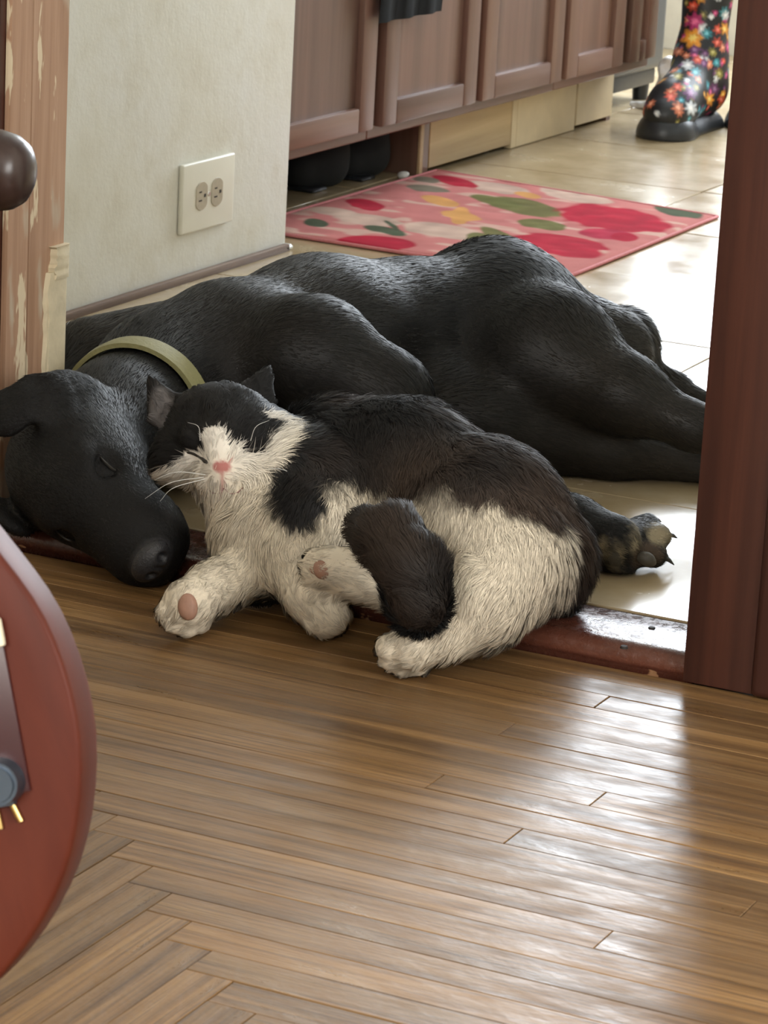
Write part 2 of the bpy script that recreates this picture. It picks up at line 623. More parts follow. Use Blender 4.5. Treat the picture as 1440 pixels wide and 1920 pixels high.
# cream filler left on the lower back edge of the jamb
zt, zb = ax(100, 485, XJ)[2], ax(100, 700, XJ)[2]
for (y0, y1, z0, z1, t) in ((2.489, 2.5245, zb - 0.02, zt - 0.012, 0.0035), (2.497, 2.526, zt - 0.02, zt + 0.012, 0.0055), (2.487, 2.5, zb - 0.05, zt - 0.03, 0.0022), (2.488, 2.5255, zb - 0.06, zb - 0.015, 0.003)):
    nz = 14
    zs = np.linspace(z0, z1, nz)
    bm = bmesh.new()
    rows = []
    for z in zs:
        e0 = y0 + random.uniform(-0.002, 0.002)
        e1 = y1
        rows.append([bm.verts.new((XJ - 0.002, e0, z)), bm.verts.new((XJ + t * random.uniform(0.7, 1.1), e0 + 0.003, z)), bm.verts.new((XJ + t * random.uniform(0.7, 1.1), e1 - 0.004, z)), bm.verts.new((XJ + t * 0.6, e1, z)), bm.verts.new((XJ - 0.002, e1, z))])
    for a, b in zip(rows, rows[1:]):
        for q in range(4):
            bm.faces.new((a[q], a[q + 1], b[q + 1], b[q]))
    bm.faces.new(rows[0])
    bm.faces.new(rows[-1])
    obj('filler_patch', bm_mesh(bm, smooth=40), M['cream'], jl)

# ---- right casing, dark red-brown
jr = boxo('trim_3', (XR, YT0 - 0.009, 0.001), (XR + 0.062, YT0 + 0.012, 2.08), M['jamb_dark'], bevel=0.003, seg=2)
setp(jr, 'dark red-brown wooden door casing standing on the floor', **S)
boxo('casing_board', (XR + 0.060, YT0 - 0.014, 0.001), (XR + 0.115, YT0 + 0.012, 2.08), M['jamb_dark'], jr, bevel=0.006, seg=3)
boxo('jamb_board', (XR + 0.004, YT0 + 0.012, 0.0), (XR + 0.04, 2.524, 2.05), M['jamb_dark'], jr, bevel=0.002)

# ---- the rest of the two rooms
o = boxo('wall_front', (-3.2, YT0 + 0.012, 0), (XJ - 0.042, 2.522, 2.45), M['plaster']); setp(o, 'white wall left of the doorway', **S)
o = boxo('wall_front', (XR + 0.041, YT0 + 0.0125, 0), (2.3, 2.522, 2.45), M['plaster']); setp(o, 'white wall right of the doorway', **S)
o = boxo('wall_front', (XJ - 0.042, YT0 + 0.012, 2.06), (XR + 0.041, 2.522, 2.45), M['plaster']); setp(o, 'white wall over the doorway', **S)


def wall_with_window(name, axis, pos, a0, a1, w0, w1, z0, z1, label, n, thick=0.1, bars=2, sign=1):
    "wall in the plane axis=pos, with an opening w0..w1 x z0..z1 and a barred sash in it"
    def bx(nm, u0, u1, zz0, zz1, t0=0.0, t1=thick, m=None, parent=None, bev=0.0):
        p0, p1 = sorted((pos + sign * t0, pos + sign * t1))
        lo, hi = ((u0, p0, zz0), (u1, p1, zz1)) if axis == 'y' else ((p0, u0, zz0), (p1, u1, zz1))
        return boxo(nm, lo, hi, m or M['plaster'], parent, bevel=bev)
    root = bx(name, a0, w0, 0, 2.45)
    setp(root, label, **S)
    bx('wall_panel', w1, a1, 0, 2.45, parent=root)
    bx('wall_panel', w0, w1, 0, z0, parent=root)
    bx('wall_panel', w0, w1, z1, 2.45, parent=root)
    win = empty('window_%d' % n, ((w0 + w1) / 2, pos, z0) if axis == 'y' else (pos, (w0 + w1) / 2, z0))
    setp(win, 'white framed window of the %s' % label.split(' of the ')[-1], **S)
    fw = 0.045
    for (u0, u1, zz0, zz1) in ((w0, w0 + fw, z0, z1), (w1 - fw, w1, z0, z1), (w0, w1, z0, z0 + fw), (w0, w1, z1 - fw, z1)):
        bx('window_frame', u0, u1, zz0, zz1, 0.03, 0.07, M['white_paint'], win, 0.004)
    for k in range(1, bars):
        u = w0 + (w1 - w0) * k / bars
        bx('glazing_bar', u - 0.02, u + 0.02, z0 + fw, z1 - fw, 0.035, 0.065, M['white_paint'], win, 0.003)
    bx('pane', w0 + fw, w1 - fw, z0 + fw, z1 - fw, 0.048, 0.052, M['glass'], win)


wall_with_window('wall_back', 'y', YE, -2.75, 1.1, -2.58, -0.92, 0.46, 2.1, 'far end wall of the kitchen', 1, bars=2)
wall_with_window('wall_right', 'x', 0.84, 2.522, YE + 0.1, 3.6, 5.0, 0.95, 2.05, 'right wall of the kitchen (window added, unseen)', 2, sign=1)  # unseen window added here, lets extra sky light into the kitchen
wall_with_window('wall_rear', 'y', -2.0, -3.2, 2.3, -1.1, 0.7, 0.8, 2.2, 'rear wall of the front room', 3, sign=-1, bars=3)
wall_with_window('wall_side', 'x', 2.1, -2.1, 2.522, -0.2, 1.4, 0.8, 2.2, 'side wall of the front room', 4, sign=1, bars=2)
o = boxo('wall_outer', (-3.3, -2.1, 0), (-3.2, 2.52, 2.45), M['plaster']); setp(o, 'left wall of the front room', **S)
o = boxo('wall_cabinet_side', (-2.85, 3.717, 0), (-2.65, YE + 0.1, 2.45), M['plaster']); setp(o, 'kitchen wall behind the cabinets', **S)
o = boxo('ceiling', (-3.3, -2.2, 2.45), (2.4, 6.3, 2.55), M['ceiling']); setp(o, 'white ceiling of both rooms', **S)

# ================================================================== smooth solid modelling (rounded cones and ellipsoids melted together)


class Solid:
    def __init__(self):
        self.p = []

    def rc(self, a, b, ra, rb, k=0.02, **at):
        self.p.append(dict(t='rc', a=np.array(a, float), b=np.array(b, float), ra=ra, rb=rb, k=k, op=at.pop('op', 1), **at))
        return self

    def el(self, c, r, axes=None, k=0.02, **at):
        A = np.eye(3) if axes is None else np.array(axes, float)   # rows: local axes
        self.p.append(dict(t='el', c=np.array(c, float), r=np.array(r, float), A=A, k=k, op=at.pop('op', 1), **at))
        return self

    @staticmethod
    def dist(q, X, Y, Z):
        if q['t'] == 'el':
            x, y, z = X - q['c'][0], Y - q['c'][1], Z - q['c'][2]
            A, r = q['A'], q['r']
            k0 = 0
            k1 = 0
            for i in range(3):
                l = (A[i, 0] * x + A[i, 1] * y + A[i, 2] * z) / r[i]
                k0 = k0 + l * l
                k1 = k1 + (l / r[i]) ** 2
            k0 = np.sqrt(k0)
            k1 = np.sqrt(k1)
            return k0 * (k0 - 1) / np.maximum(k1, 1e-6)
        a, b, r1, r2 = q['a'], q['b'], q['ra'], q['rb']
        ba = b - a
        l2 = ba @ ba
        rr = r1 - r2
        a2 = l2 - rr * rr
        il2 = 1 / l2
        px, py, pz = X - a[0], Y - a[1], Z - a[2]
        y = px * ba[0] + py * ba[1] + pz * ba[2]
        z = y - l2
        vx, vy, vz = px * l2 - ba[0] * y, py * l2 - ba[1] * y, pz * l2 - ba[2] * y
        x2 = vx * vx + vy * vy + vz * vz
        y2 = y * y * l2
        z2 = z * z * l2
        kk = np.sign(rr) * rr * rr * x2
        d = (np.sqrt(np.maximum(x2 * a2 * il2, 0)) + y * rr) * il2 - r1
        c2 = np.sign(z) * a2 * z2 > kk
        c1 = np.sign(y) * a2 * y2 < kk
        d = np.where(c1, np.sqrt(x2 + y2) * il2 - r1, d)
        return np.where(c2, np.sqrt(x2 + z2) * il2 - r2, d)

    def bounds(self, q):
        if q['t'] == 'el':
            m = q['r'].max()
            return q['c'] - m, q['c'] + m
        return np.minimum(q['a'] - q['ra'], q['b'] - q['rb']), np.maximum(q['a'] + q['ra'], q['b'] + q['rb'])

    def mesh(self, h, floor_fn=None):
        bl = [self.bounds(q) for q in self.p if q['op'] > 0]
        lo = np.min([b[0] for b in bl], 0) - 3 * h
        hi = np.max([b[1] for b in bl], 0) + 3 * h
        n = np.ceil((hi - lo) / h).astype(int) + 1
        D = np.full(n, 0.3, np.float32)
        gx = [lo[i] + h * np.arange(n[i]) for i in range(3)]
        for q in self.p:
            b0, b1 = self.bounds(q)
            pad = max(0.02, q['k'] * 1.2)
            i0 = np.maximum(0, np.floor((b0 - pad - lo) / h).astype(int))
            i1 = np.minimum(n, np.ceil((b1 + pad - lo) / h).astype(int) + 1)
            sl = tuple(slice(a, b) for a, b in zip(i0, i1))
            X = gx[0][sl[0]][:, None, None]
            Y = gx[1][sl[1]][None, :, None]
            Z = gx[2][sl[2]][None, None, :]
            d = self.dist(q, X, Y, Z).astype(np.float32)
            o = D[sl]
            k = max(q['k'], 1e-4)
            if q['op'] > 0:
                hh = np.maximum(k - np.abs(o - d), 0) / k
                D[sl] = np.minimum(o, d) - hh * hh * k * 0.25
            else:
                d = -d
                hh = np.maximum(k - np.abs(o - d), 0) / k
                D[sl] = np.maximum(o, d) + hh * hh * k * 0.25
        if floor_fn is not None:
            F = floor_fn(gx[0][:, None], gx[1][None, :])
            D = np.maximum(D, (F[:, :, None] - gx[2][None, None, :]).astype(np.float32))
        return surface_nets(D, lo, h)

    def attrs(self, V, names, soft=0.010):
        "blend per-primitive attributes at the points V"
        ds = []
        ps = [q for q in self.p if q['op'] > 0]
        for q in ps:
            ds.append(self.dist(q, V[:, 0], V[:, 1], V[:, 2]))
        ds = np.array(ds).T
        wgt = np.exp(-(ds - ds.min(1, keepdims=True)) / soft)
        wgt /= wgt.sum(1, keepdims=True)
        return [wgt @ np.array([q[nm] for q in ps], float) for nm in names]


def surface_nets(D, lo, h):
    S_ = D < 0
    nx, ny, nz = D.shape
    cnt = np.zeros((nx - 1, ny - 1, nz - 1), np.uint8)
    for dx in (0, 1):
        for dy in (0, 1):
            for dz in (0, 1):
                cnt += S_[dx:nx - 1 + dx, dy:ny - 1 + dy, dz:nz - 1 + dz]
    idx = np.argwhere((cnt > 0) & (cnt < 8))
    vid = np.full(cnt.shape, -1, np.int32)
    vid[idx[:, 0], idx[:, 1], idx[:, 2]] = np.arange(len(idx))
    corners = [(a, b, c) for a in (0, 1) for b in (0, 1) for c in (0, 1)]
    vals = {c: D[idx[:, 0] + c[0], idx[:, 1] + c[1], idx[:, 2] + c[2]] for c in corners}
    acc = np.zeros((len(idx), 3))
    num = np.zeros(len(idx))
    for c0 in corners:
        for ax_ in range(3):
            if c0[ax_] == 1:
                continue
            c1 = list(c0)
            c1[ax_] = 1
            a, b = vals[c0], vals[tuple(c1)]
            m_ = (a < 0) != (b < 0)
            t = np.where(m_, a / np.where(m_, a - b, 1), 0)
            pt = np.tile(np.array(c0, float), (len(idx), 1))
            pt[:, ax_] += t
            acc += np.where(m_[:, None], pt, 0)
            num += m_
    V = lo + h * (idx + acc / num[:, None])
    F = []
    for ax_ in range(3):
        o1, o2 = (ax_ + 1) % 3, (ax_ + 2) % 3
        sl0 = [slice(1, s - 1) for s in D.shape]
        sl0[ax_] = slice(0, D.shape[ax_] - 1)
        sl1 = list(sl0)
        sl1[ax_] = slice(1, D.shape[ax_])
        a, b = S_[tuple(sl0)], S_[tuple(sl1)]
        e = np.argwhere(a != b)
        fl = a[e[:, 0], e[:, 1], e[:, 2]]
        base = e + 1
        base[:, ax_] -= 1
        def cell(d1, d2):
            q = base.copy()
            q[:, o1] -= d1
            q[:, o2] -= d2
            return vid[q[:, 0], q[:, 1], q[:, 2]]
        quad = np.stack([cell(1, 1), cell(0, 1), cell(0, 0), cell(1, 0)], 1)
        quad[~fl] = quad[~fl][:, ::-1]
        F.append(quad)
    F = np.vstack(F)
    F = F[(F >= 0).all(1)]
    return V, F


def raw_mesh(name, V, F, smooth=True):
    me = bpy.data.meshes.new(name)
    V = np.ascontiguousarray(V, np.float32)
    n = F.shape[1]
    me.vertices.add(len(V))
    me.vertices.foreach_set('co', V.ravel())
    me.loops.add(F.size)
    me.loops.foreach_set('vertex_index', np.ascontiguousarray(F, np.int32).ravel())
    me.polygons.add(len(F))
    me.polygons.foreach_set('loop_start', np.arange(0, F.size, n, dtype=np.int32))
    me.update(calc_edges=True)
    if smooth:
        me.polygons.foreach_set('use_smooth', np.ones(len(F), bool))
    me.validate()
    return me


def relax(V, F, it=2, lam=0.5):
    for _ in range(it):
        acc = np.zeros_like(V)
        n = np.zeros(len(V))
        for a, b in ((0, 1), (1, 2), (2, 3), (3, 0)):
            np.add.at(acc, F[:, a], V[F[:, b]])
            np.add.at(acc, F[:, b], V[F[:, a]])
            np.add.at(n, F[:, a], 1)
            np.add.at(n, F[:, b], 1)
        V = V + lam * (acc / n[:, None] - V)
    return V


def vnormals(V, F):
    d1 = V[F[:, 2]] - V[F[:, 0]]
    d2 = V[F[:, 3]] - V[F[:, 1]]
    fn = np.cross(d1, d2)
    N_ = np.zeros_like(V)
    for i in range(4):
        np.add.at(N_, F[:, i], fn)
    return N_ / (np.linalg.norm(N_, axis=1)[:, None] + 1e-12)


def unit(v):
    v = np.asarray(v, float)
    return v / (np.linalg.norm(v, axis=-1, keepdims=True) + 1e-12)


# ================================================================== KITCHEN THINGS

# ---- power outlet mounted sideways on the white wall
y0, y1, z0, z1 = 3.418, 3.553, 0.078, 0.167
ot = empty('wall_outlet', (XW, (y0 + y1) / 2, (z0 + z1) / 2))
setp(ot, 'ivory double power outlet mounted sideways on the white wall', 'outlet')
pl, c = box((XW, y0, z0), (XW + 0.007, y1, z1), 0.0055, 3)
obj('cover_plate', pl, M['ivory'], ot, loc=c)
for yc in (3.466, 3.506):
    bm = bmesh.new()
    ring = []
    for t in np.linspace(0, 2 * np.pi, 32, endpoint=False):
        yy = max(-0.0145, min(0.0145, 0.0185 * math.cos(t)))
        ring.append((yy, 0.0185 * math.sin(t)))
    f0 = [bm.verts.new((0, a, b)) for a, b in ring]
    f1 = [bm.verts.new((0.0012, a * 0.97, b * 0.97)) for a, b in ring]
    for i in range(32):
        bm.faces.new((f0[i], f0[(i + 1) % 32], f1[(i + 1) % 32], f1[i]))
    bm.faces.new(f1)
    rc_ = obj('receptacle', bm_mesh(bm, smooth=40), M['ivory2'], ot, loc=(XW + 0.0070, yc, 0.1225))
    for (dy, dz, sy, sz) in ((-0.004, 0.0055, 0.006, 0.0018), (-0.004, -0.0055, 0.0075, 0.0018), (0.0075, 0.0, 0.0045, 0.0042)):
        boxo('slot', (XW + 0.0072, yc + dy - sy / 2, 0.1225 + dz - sz / 2), (XW + 0.0086, yc + dy + sy / 2, 0.1225 + dz + sz / 2), M['slot'], rc_)
bm = bmesh.new()
bmesh.ops.create_cone(bm, segments=12, radius1=0.003, radius2=0.0025, depth=0.0012, cap_ends=True)
bmesh.ops.rotate(bm, verts=bm.verts, matrix=Matrix.Rotation(math.pi / 2, 3, 'Y'))
obj('screw', bm_mesh(bm, smooth=30), M['steel'], ot, loc=(XW + 0.0076, 3.486, 0.1225))

# ---- base cabinets
XD = XC + 0.018


def cab_door(root, y0, y1, z0=0.134, z1=0.80):
    st, rl = 0.047, 0.036
    bm = bmesh.new()
    bmesh.ops.create_cube(bm, size=1)
    me, c = box((XC + 0.0005, y0 + st - 0.004, z0 + rl - 0.004), (XC + 0.0085, y1 - st + 0.004, z1 - rl + 0.004))
    d = obj('door', me, M['cab'], root, loc=c)
    boxo('door_stile', (XC, y0, z0), (XD, y0 + st, z1), M['cab'], d, bevel=0.005, seg=2)
    boxo('door_stile', (XC, y1 - st, z0), (XD, y1, z1), M['cab'], d, bevel=0.005, seg=2)
    boxo('door_rail', (XC, y0 + st, z0), (XD - 0.0004, y1 - st, z0 + rl), M['cab_rail'], d, bevel=0.004, seg=2)
    boxo('door_rail', (XC, y0 + st, z1 - rl), (XD - 0.0004, y1 - st, z1), M['cab_rail'], d, bevel=0.004, seg=2)


def cabinet(y0, y1, doors, label):
    root = empty('base_cabinet', (XC, (y0 + y1) / 2, ZK))
    setp(root, label, 'cabinet', 'wooden base cabinets along the kitchen wall')
    boxo('carcass', (-2.64, y0 + 0.0005, 0.118), (XC - 0.02, y1 - 0.0005, 0.86), M['cab'], root)
    boxo('face_rail', (XC - 0.02, y0, 0.116), (XC, y1, 0.160), M['cab_rail'], root, bevel=0.002)
    boxo('face_rail', (XC - 0.02, y0, 0.78), (XC, y1, 0.86), M['cab_rail'], root, bevel=0.002)
    edges = sorted({y0, y1} | {(a[1] + b[0]) / 2 for a, b in zip(doors, doors[1:])})
    for e in edges:
        a, b = max(y0, e - 0.02), min(y1, e + 0.02)
        boxo('face_stile', (XC - 0.02, a, 0.160), (XC - 0.0003, b, 0.78), M['cab'], root)
    for d in doors:
        cab_door(root, *d)
    return root


c1 = cabinet(3.722, 4.063, [(3.728, 4.050)], 'brown wooden cabinet beside the white wall, open space below it')
c2 = cabinet(4.064, 4.747, [(4.078, 4.404), (4.426, 4.738)], 'two-door brown wooden cabinet with a dark cloth over its door')
c3 = cabinet(4.748, 5.165, [(4.758, 5.004), (5.033, 5.155)], 'brown wooden end cabinet near the flowered boots')
N = wood('toe_panel_wood', (0.42, 0.29, 0.15), (0.56, 0.42, 0.24), (0.66, 0.52, 0.33), axis=1, rough=0.5, gs=0.4, randomize=True, bump=0.05)
M['toe'] = N.m
M['toe2'] = plain('toe_panel_cream', (0.66, 0.53, 0.33), 0.5, noise=0.06, nscale=25)
boxo('toe_panel', (XT - 0.012, 4.412, ZK + 0.008), (XT, 4.724, 0.116), M['toe'], c2, bevel=0.001)
boxo('toe_panel', (XT - 0.012, 4.727, ZK + 0.001), (XT, 4.747, 0.116), M['toe2'], c2, bevel=0.0005)
boxo('toe_panel', (XT - 0.012, 4.748, ZK + 0.001), (XT, 4.996, 0.116), M['toe2'], c3, bevel=0.0005)
boxo('toe_panel', (XT - 0.012, 5.003, ZK + 0.007), (XT, 5.165, 0.116), M['toe2'], c3, bevel=0.001)
boxo('support_board', (XT - 0.3, 4.378, ZK), (XT - 0.004, 4.394, 0.117), M['cab'], c2, bevel=0.001)
boxo('support_edge', (XT - 0.004, 4.376, ZK), (XT + 0.001, 4.388, 0.117), M['toe'], c2, bevel=0.001)
boxo('support_board', (XT - 0.02, 4.389, ZK), (XT - 0.001, 4.411, 0.117), M['cab'], c2, bevel=0.001)
for cc, y0_, y1_ in ((c1, 3.724, 4.062), (c2, 4.066, 4.745), (c3, 4.75, 5.16)):
    boxo('support_board', (-2.62, y0_, ZK), (-2.60, y1_, 0.117), M['cab'], cc)
boxo('support_board', (-2.62, 5.145, ZK), (XT - 0.002, 5.163, 0.117), M['cab'], c3)

# ---- dark cloth hanging over the cabinet door
bm = bmesh.new()
nu, nv = 14, 18
rows = []
for i in range(nu + 1):
    r = []
    for j in range(nv + 1):
        y = 4.022 + (4.236 - 4.022) * i / nu
        z = 0.289 + 0.53 * j / nv
        x = XD + 0.012 + 0.004 * math.sin(i * 1.3 + j * 0.1) + 0.002 * math.sin(j * 0.9)
        r.append(bm.verts.new((x, y, z)))
    rows.append(r)
for i in range(nu):
    for j in range(nv):
        bm.faces.new((rows[i][j], rows[i + 1][j], rows[i + 1][j + 1], rows[i][j + 1]))
g = bmesh.ops.solidify(bm, geom=list(bm.faces), thickness=0.012)
o = obj('towel', bm_mesh(bm, smooth=60), M['black_cloth'])
setp(o, 'black cloth hanging down the front of the wooden cabinets', 'towel')
boxo('top_fold', (XD - 0.014, 4.024, 0.802), (XD + 0.022, 4.234, 0.822), M['black_cloth'], o, bevel=0.006, seg=2)

# ---- dark shoes in the open space below the first cabinet
for k, (u, v_, rz, s) in enumerate(((556, 354, 0.9, 0.55), (648, 333, 0.9, 0.42))):
    p = az(u, v_, ZK)
    S1 = Solid()
    S1.rc((0, 0, 0.026), (0.12 * s, 0, 0.03), 0.026, 0.03, 0.02).rc((0.10 * s, 0, 0.035), (0.135 * s, 0, 0.058), 0.032, 0.026, 0.02)
    V, F = S1.mesh(0.005, lambda X, Y: np.zeros(np.broadcast(X, Y).shape))
    r = Matrix.Rotation(rz + 0.4, 3, 'Z')
    sh = obj('shoe', raw_mesh('shoe', V, F), M['black_cloth'], loc=p)
    sh.rotation_euler = (0, 0, rz + 0.4)
    setp(sh, ['dark shoe under the cabinet, close to the white wall', 'smaller dark shoe under the cabinet, beside the support board'][k], 'shoe', 'dark shoes under the cabinet')
    boxo('sole', p + np.array([-0.01, -0.022, 0]), p + np.array([0.04, 0.022, 0.006]), M['black_rubber'], sh, bevel=0.002)

# ---- small white crumb of plaster by the rug corner
S1 = Solid()
S1.el((0, 0, 0.006), (0.008, 0.006, 0.006), k=0.004).el((0.005, 0.003, 0.008), (0.005, 0.004, 0.004), k=0.004)
V, F = S1.mesh(0.0015)
o = obj('plaster_crumb', raw_mesh('crumb', V, F), M['white_paint'], loc=az(754, 336, ZK))
setp(o, 'tiny white crumb on the tiles at the rug corner', 'crumb')

# ---- grey bin beyond the cabinets
st = empty('storage_bin', (-2.2, 5.33, ZK))
setp(st, 'dark grey bin standing past the last wooden cabinet', 'bin')
boxo('bin_body', (-2.36, 5.185, 0.075), (-2.06, 5.48, 0.46), M['grey_metal'], st, bevel=0.012, seg=3)
boxo('bin_lid', (-2.365, 5.18, 0.462), (-2.055, 5.485, 0.49), M['black_rubber'], st, bevel=0.008, seg=2)
boxo('bin_base', (-2.35, 5.195, 0.045), (-2.07, 5.47, 0.0755), M['black_rubber'], st, bevel=0.006, seg=2)
for xx in (-2.33, -2.09):
    for yy in (5.22, 5.45):
        bm = bmesh.new()
        bmesh.ops.create_cone(bm, segments=12, radius1=0.014, radius2=0.016, depth=0.046 - ZK, cap_ends=True)
        obj('foot', bm_mesh(bm, smooth=30), M['black_rubber'], st, loc=(xx, yy, (0.046 + ZK) / 2))

# ---- white lump added in place of a bright lit patch behind the boots
S1 = Solid()
r2 = np.random.default_rng(3)
S1.rc((0, 0, 0.016), (0.012, 0, 0.088), 0.024, 0.012, 0.01).rc((-0.01, 0, 0.006), (-0.055, 0.004, 0.006), 0.010, 0.005, 0.012)
V, F = S1.mesh(0.003, lambda X, Y: np.full(np.broadcast(X, Y).shape, 0.0005))
V = V + 0.006 * np.c_[vnoise(V, 45, 1), vnoise(V, 45, 2), 0 * V[:, 0]] + 0.003 * np.c_[vnoise(V, 110, 3), vnoise(V, 110, 4), 0 * V[:, 0]]
o = obj('lit_patch_lump', raw_mesh('lit_patch', V, F), M['white_paint'], loc=az(1236, 208, ZK))
setp(o, 'added white lump standing in for a bright lit patch between the cabinets and the boots', 'lit_patch')

# ---- flowered rug
A_, B_, C_, D_ = np.array([-2.026, 4.430]), np.array([-1.535, 4.355]), np.array([-1.533, 3.778]), np.array([-2.03, 3.80])
nu, nv = 170, 200
uu, vv_ = np.meshgrid(np.linspace(0, 1, nu), np.linspace(0, 1, nv), indexing='ij')
XY = ((1 - uu) * (1 - vv_))[..., None] * D_ + (uu * (1 - vv_))[..., None] * C_ + (uu * vv_)[..., None] * B_ + ((1 - uu) * vv_)[..., None] * A_
pt = np.c_[XY.reshape(-1, 2), np.zeros(nu * nv)]
base = np.array(srgb(184, 114, 110))
n1 = vnoise(pt, 14, 1)
n2 = vnoise(pt, 45, 2)
n3 = vnoise(pt * np.array([1, 2.5, 1]), 22, 5)
cols = np.tile(base, (len(pt), 1)) * (1 + 0.10 * n1 + 0.10 * n2)[:, None]
cream = np.array(srgb(194, 156, 142))
cw = np.clip((n3 + 0.35 * n2 - 0.22) * 4, 0, 1)[:, None]
cols = cols * (1 - cw) + cream * cw
RED, PNK, OLV, GRN, GRY, OCH, WHT = srgb(170, 18, 48), srgb(172, 38, 66), srgb(102, 102, 56), srgb(66, 82, 60), srgb(120, 112, 96), srgb(204, 150, 88), srgb(196, 168, 152)
motifs = [  # colour, centre, end of long half-axis, end of short half-axis (points of the rug)
    (WHT, (1075, 372), (1150, 384), (1075, 360)), (WHT, (930, 358), (1000, 368), (930, 349)), (WHT, (690, 420), (760, 428), (690, 408)), (WHT, (830, 440), (920, 452), (830, 426)), (WHT, (630, 405), (680, 412), (630, 396)),
    (OLV, (985, 395), (1062, 410), (985, 380)), (OLV, (930, 384), (985, 396), (930, 376)), (OLV, (1015, 428), (1062, 434), (1015, 418)), (OLV, (940, 452), (985, 470), (940, 440)), (OLV, (915, 462), (960, 478), (920, 448)),
    (RED, (1150, 416), (1264, 431), (1150, 392)), (RED, (1047, 467), (1144, 478), (1047, 446)), (PNK, (1140, 446), (1196, 451), (1140, 436)), (RED, (1170, 451), (1196, 453), (1170, 443)),
    (RED, (700, 462), (778, 466), (700, 448)), (RED, (852, 347), (898, 356), (852, 338)), (RED, (684, 391), (722, 397), (684, 380)),
    (GRN, (1270, 404), (1322, 412), (1270, 394)), (GRN, (722, 440), (768, 448), (722, 432)), (GRN, (592, 425), (616, 428), (592, 417)), (GRY, (802, 361), (846, 366), (802, 354)), (GRY, (800, 344), (826, 347), (800, 338)), (GRN, (735, 430), (750, 440), (738, 427)),
    (OCH, (825, 384), (862, 392), (825, 375)), (OCH, (862, 412), (902, 418), (862, 403)), (OCH, (862, 410), (868, 426), (882, 404)), (OCH, (988, 372), (1014, 376), (988, 367)),
]
for col_, c0, m0, m1 in motifs:
    cw_ = az(*c0, ZK)[:2]
    a = az(*m0, ZK)[:2] - cw_
    b = az(*m1, ZK)[:2] - cw_
    inv = np.linalg.inv(np.stack([a, b], 1))
    q = (pt[:, :2] - cw_) @ inv.T
    rr = np.linalg.norm(q, axis=1) + 0.14 * n2 + 0.10 * n1
    wgt = np.clip((1.0 - rr) * 9, 0, 1)[:, None] * 0.96
    cols = cols * (1 - wgt) + np.array(col_) * 0.92 * (1 + 0.22 * n2 + 0.1 * n3)[:, None] * wgt
edge = np.minimum(np.minimum(uu, 1 - uu), np.minimum(vv_, 1 - vv_)).reshape(-1)
zt_ = ZK + 0.0055 + 0.0009 * n2 + 0.0006 * n1 - 0.004 * np.clip(1 - edge * 60, 0, 1)
P = np.c_[pt[:, :2], zt_].reshape(nu, nv, 3)
me = grid_mesh(P)
shade(me, 180)
colattr(me, np.clip(cols, 0, 1))
rug = obj('rug', me, attr_mat('rug_pile', 0.95, 700, 0.5, spec=0.1))
setp(rug, 'pink rug with red blooms and green leaves on the tiles', 'rug')
rim = []
for (p, q) in ((A_, B_), (B_, C_), (C_, D_), (D_, A_)):
    for t in np.linspace(0, 1, 12, endpoint=False):
        x, y = p + (q - p) * t
        rim.append((x, y, ZK + 0.003))
rim.append(rim[0])
obj('bound_edge', tube(rim, 0.0026, 8, cap=False), plain('rug_binding', srgb(196, 120, 122), 0.9, noise=0.1, nscale=200), rug)

# ---- two flowered rubber boots
FL = [srgb(245, 165, 60), srgb(190, 60, 120), srgb(60, 150, 165), srgb(225, 85, 60), srgb(225, 230, 235), srgb(150, 140, 60), srgb(110, 55, 110), srgb(225, 130, 95)]
spots = [(0, 1303, 65, 17), (1, 1307, 32, 14), (2, 1330, 55, 9), (3, 1309, 110, 8), (4, 1289, 123, 10), (2, 1303, 137, 9), (5, 1266, 150, 8), (4, 1283, 158, 5), (6, 1287, 185, 12), (3, 1262, 175, 8), (3, 1247, 196, 9), (2, 1267, 202, 6), (4, 1287, 214, 11), (7, 1260, 217, 10), (7, 1288, 102, 6), (5, 1301, 170, 6), (3, 1304, 3, 8), (4, 1340, 22, 5), (0, 1369, 40, 9), (3, 1362, 175, 7), (0, 1333, 182, 9), (5, 1355, 130, 8), (6, 1345, 160, 9), (2, 1349, 110, 7), (3, 1352, 70, 8), (4, 1370, 15, 7), (7, 1275, 92, 8), (6, 1325, 95, 7)]
mat_boot = attr_mat('flower_print_rubber', 0.42)


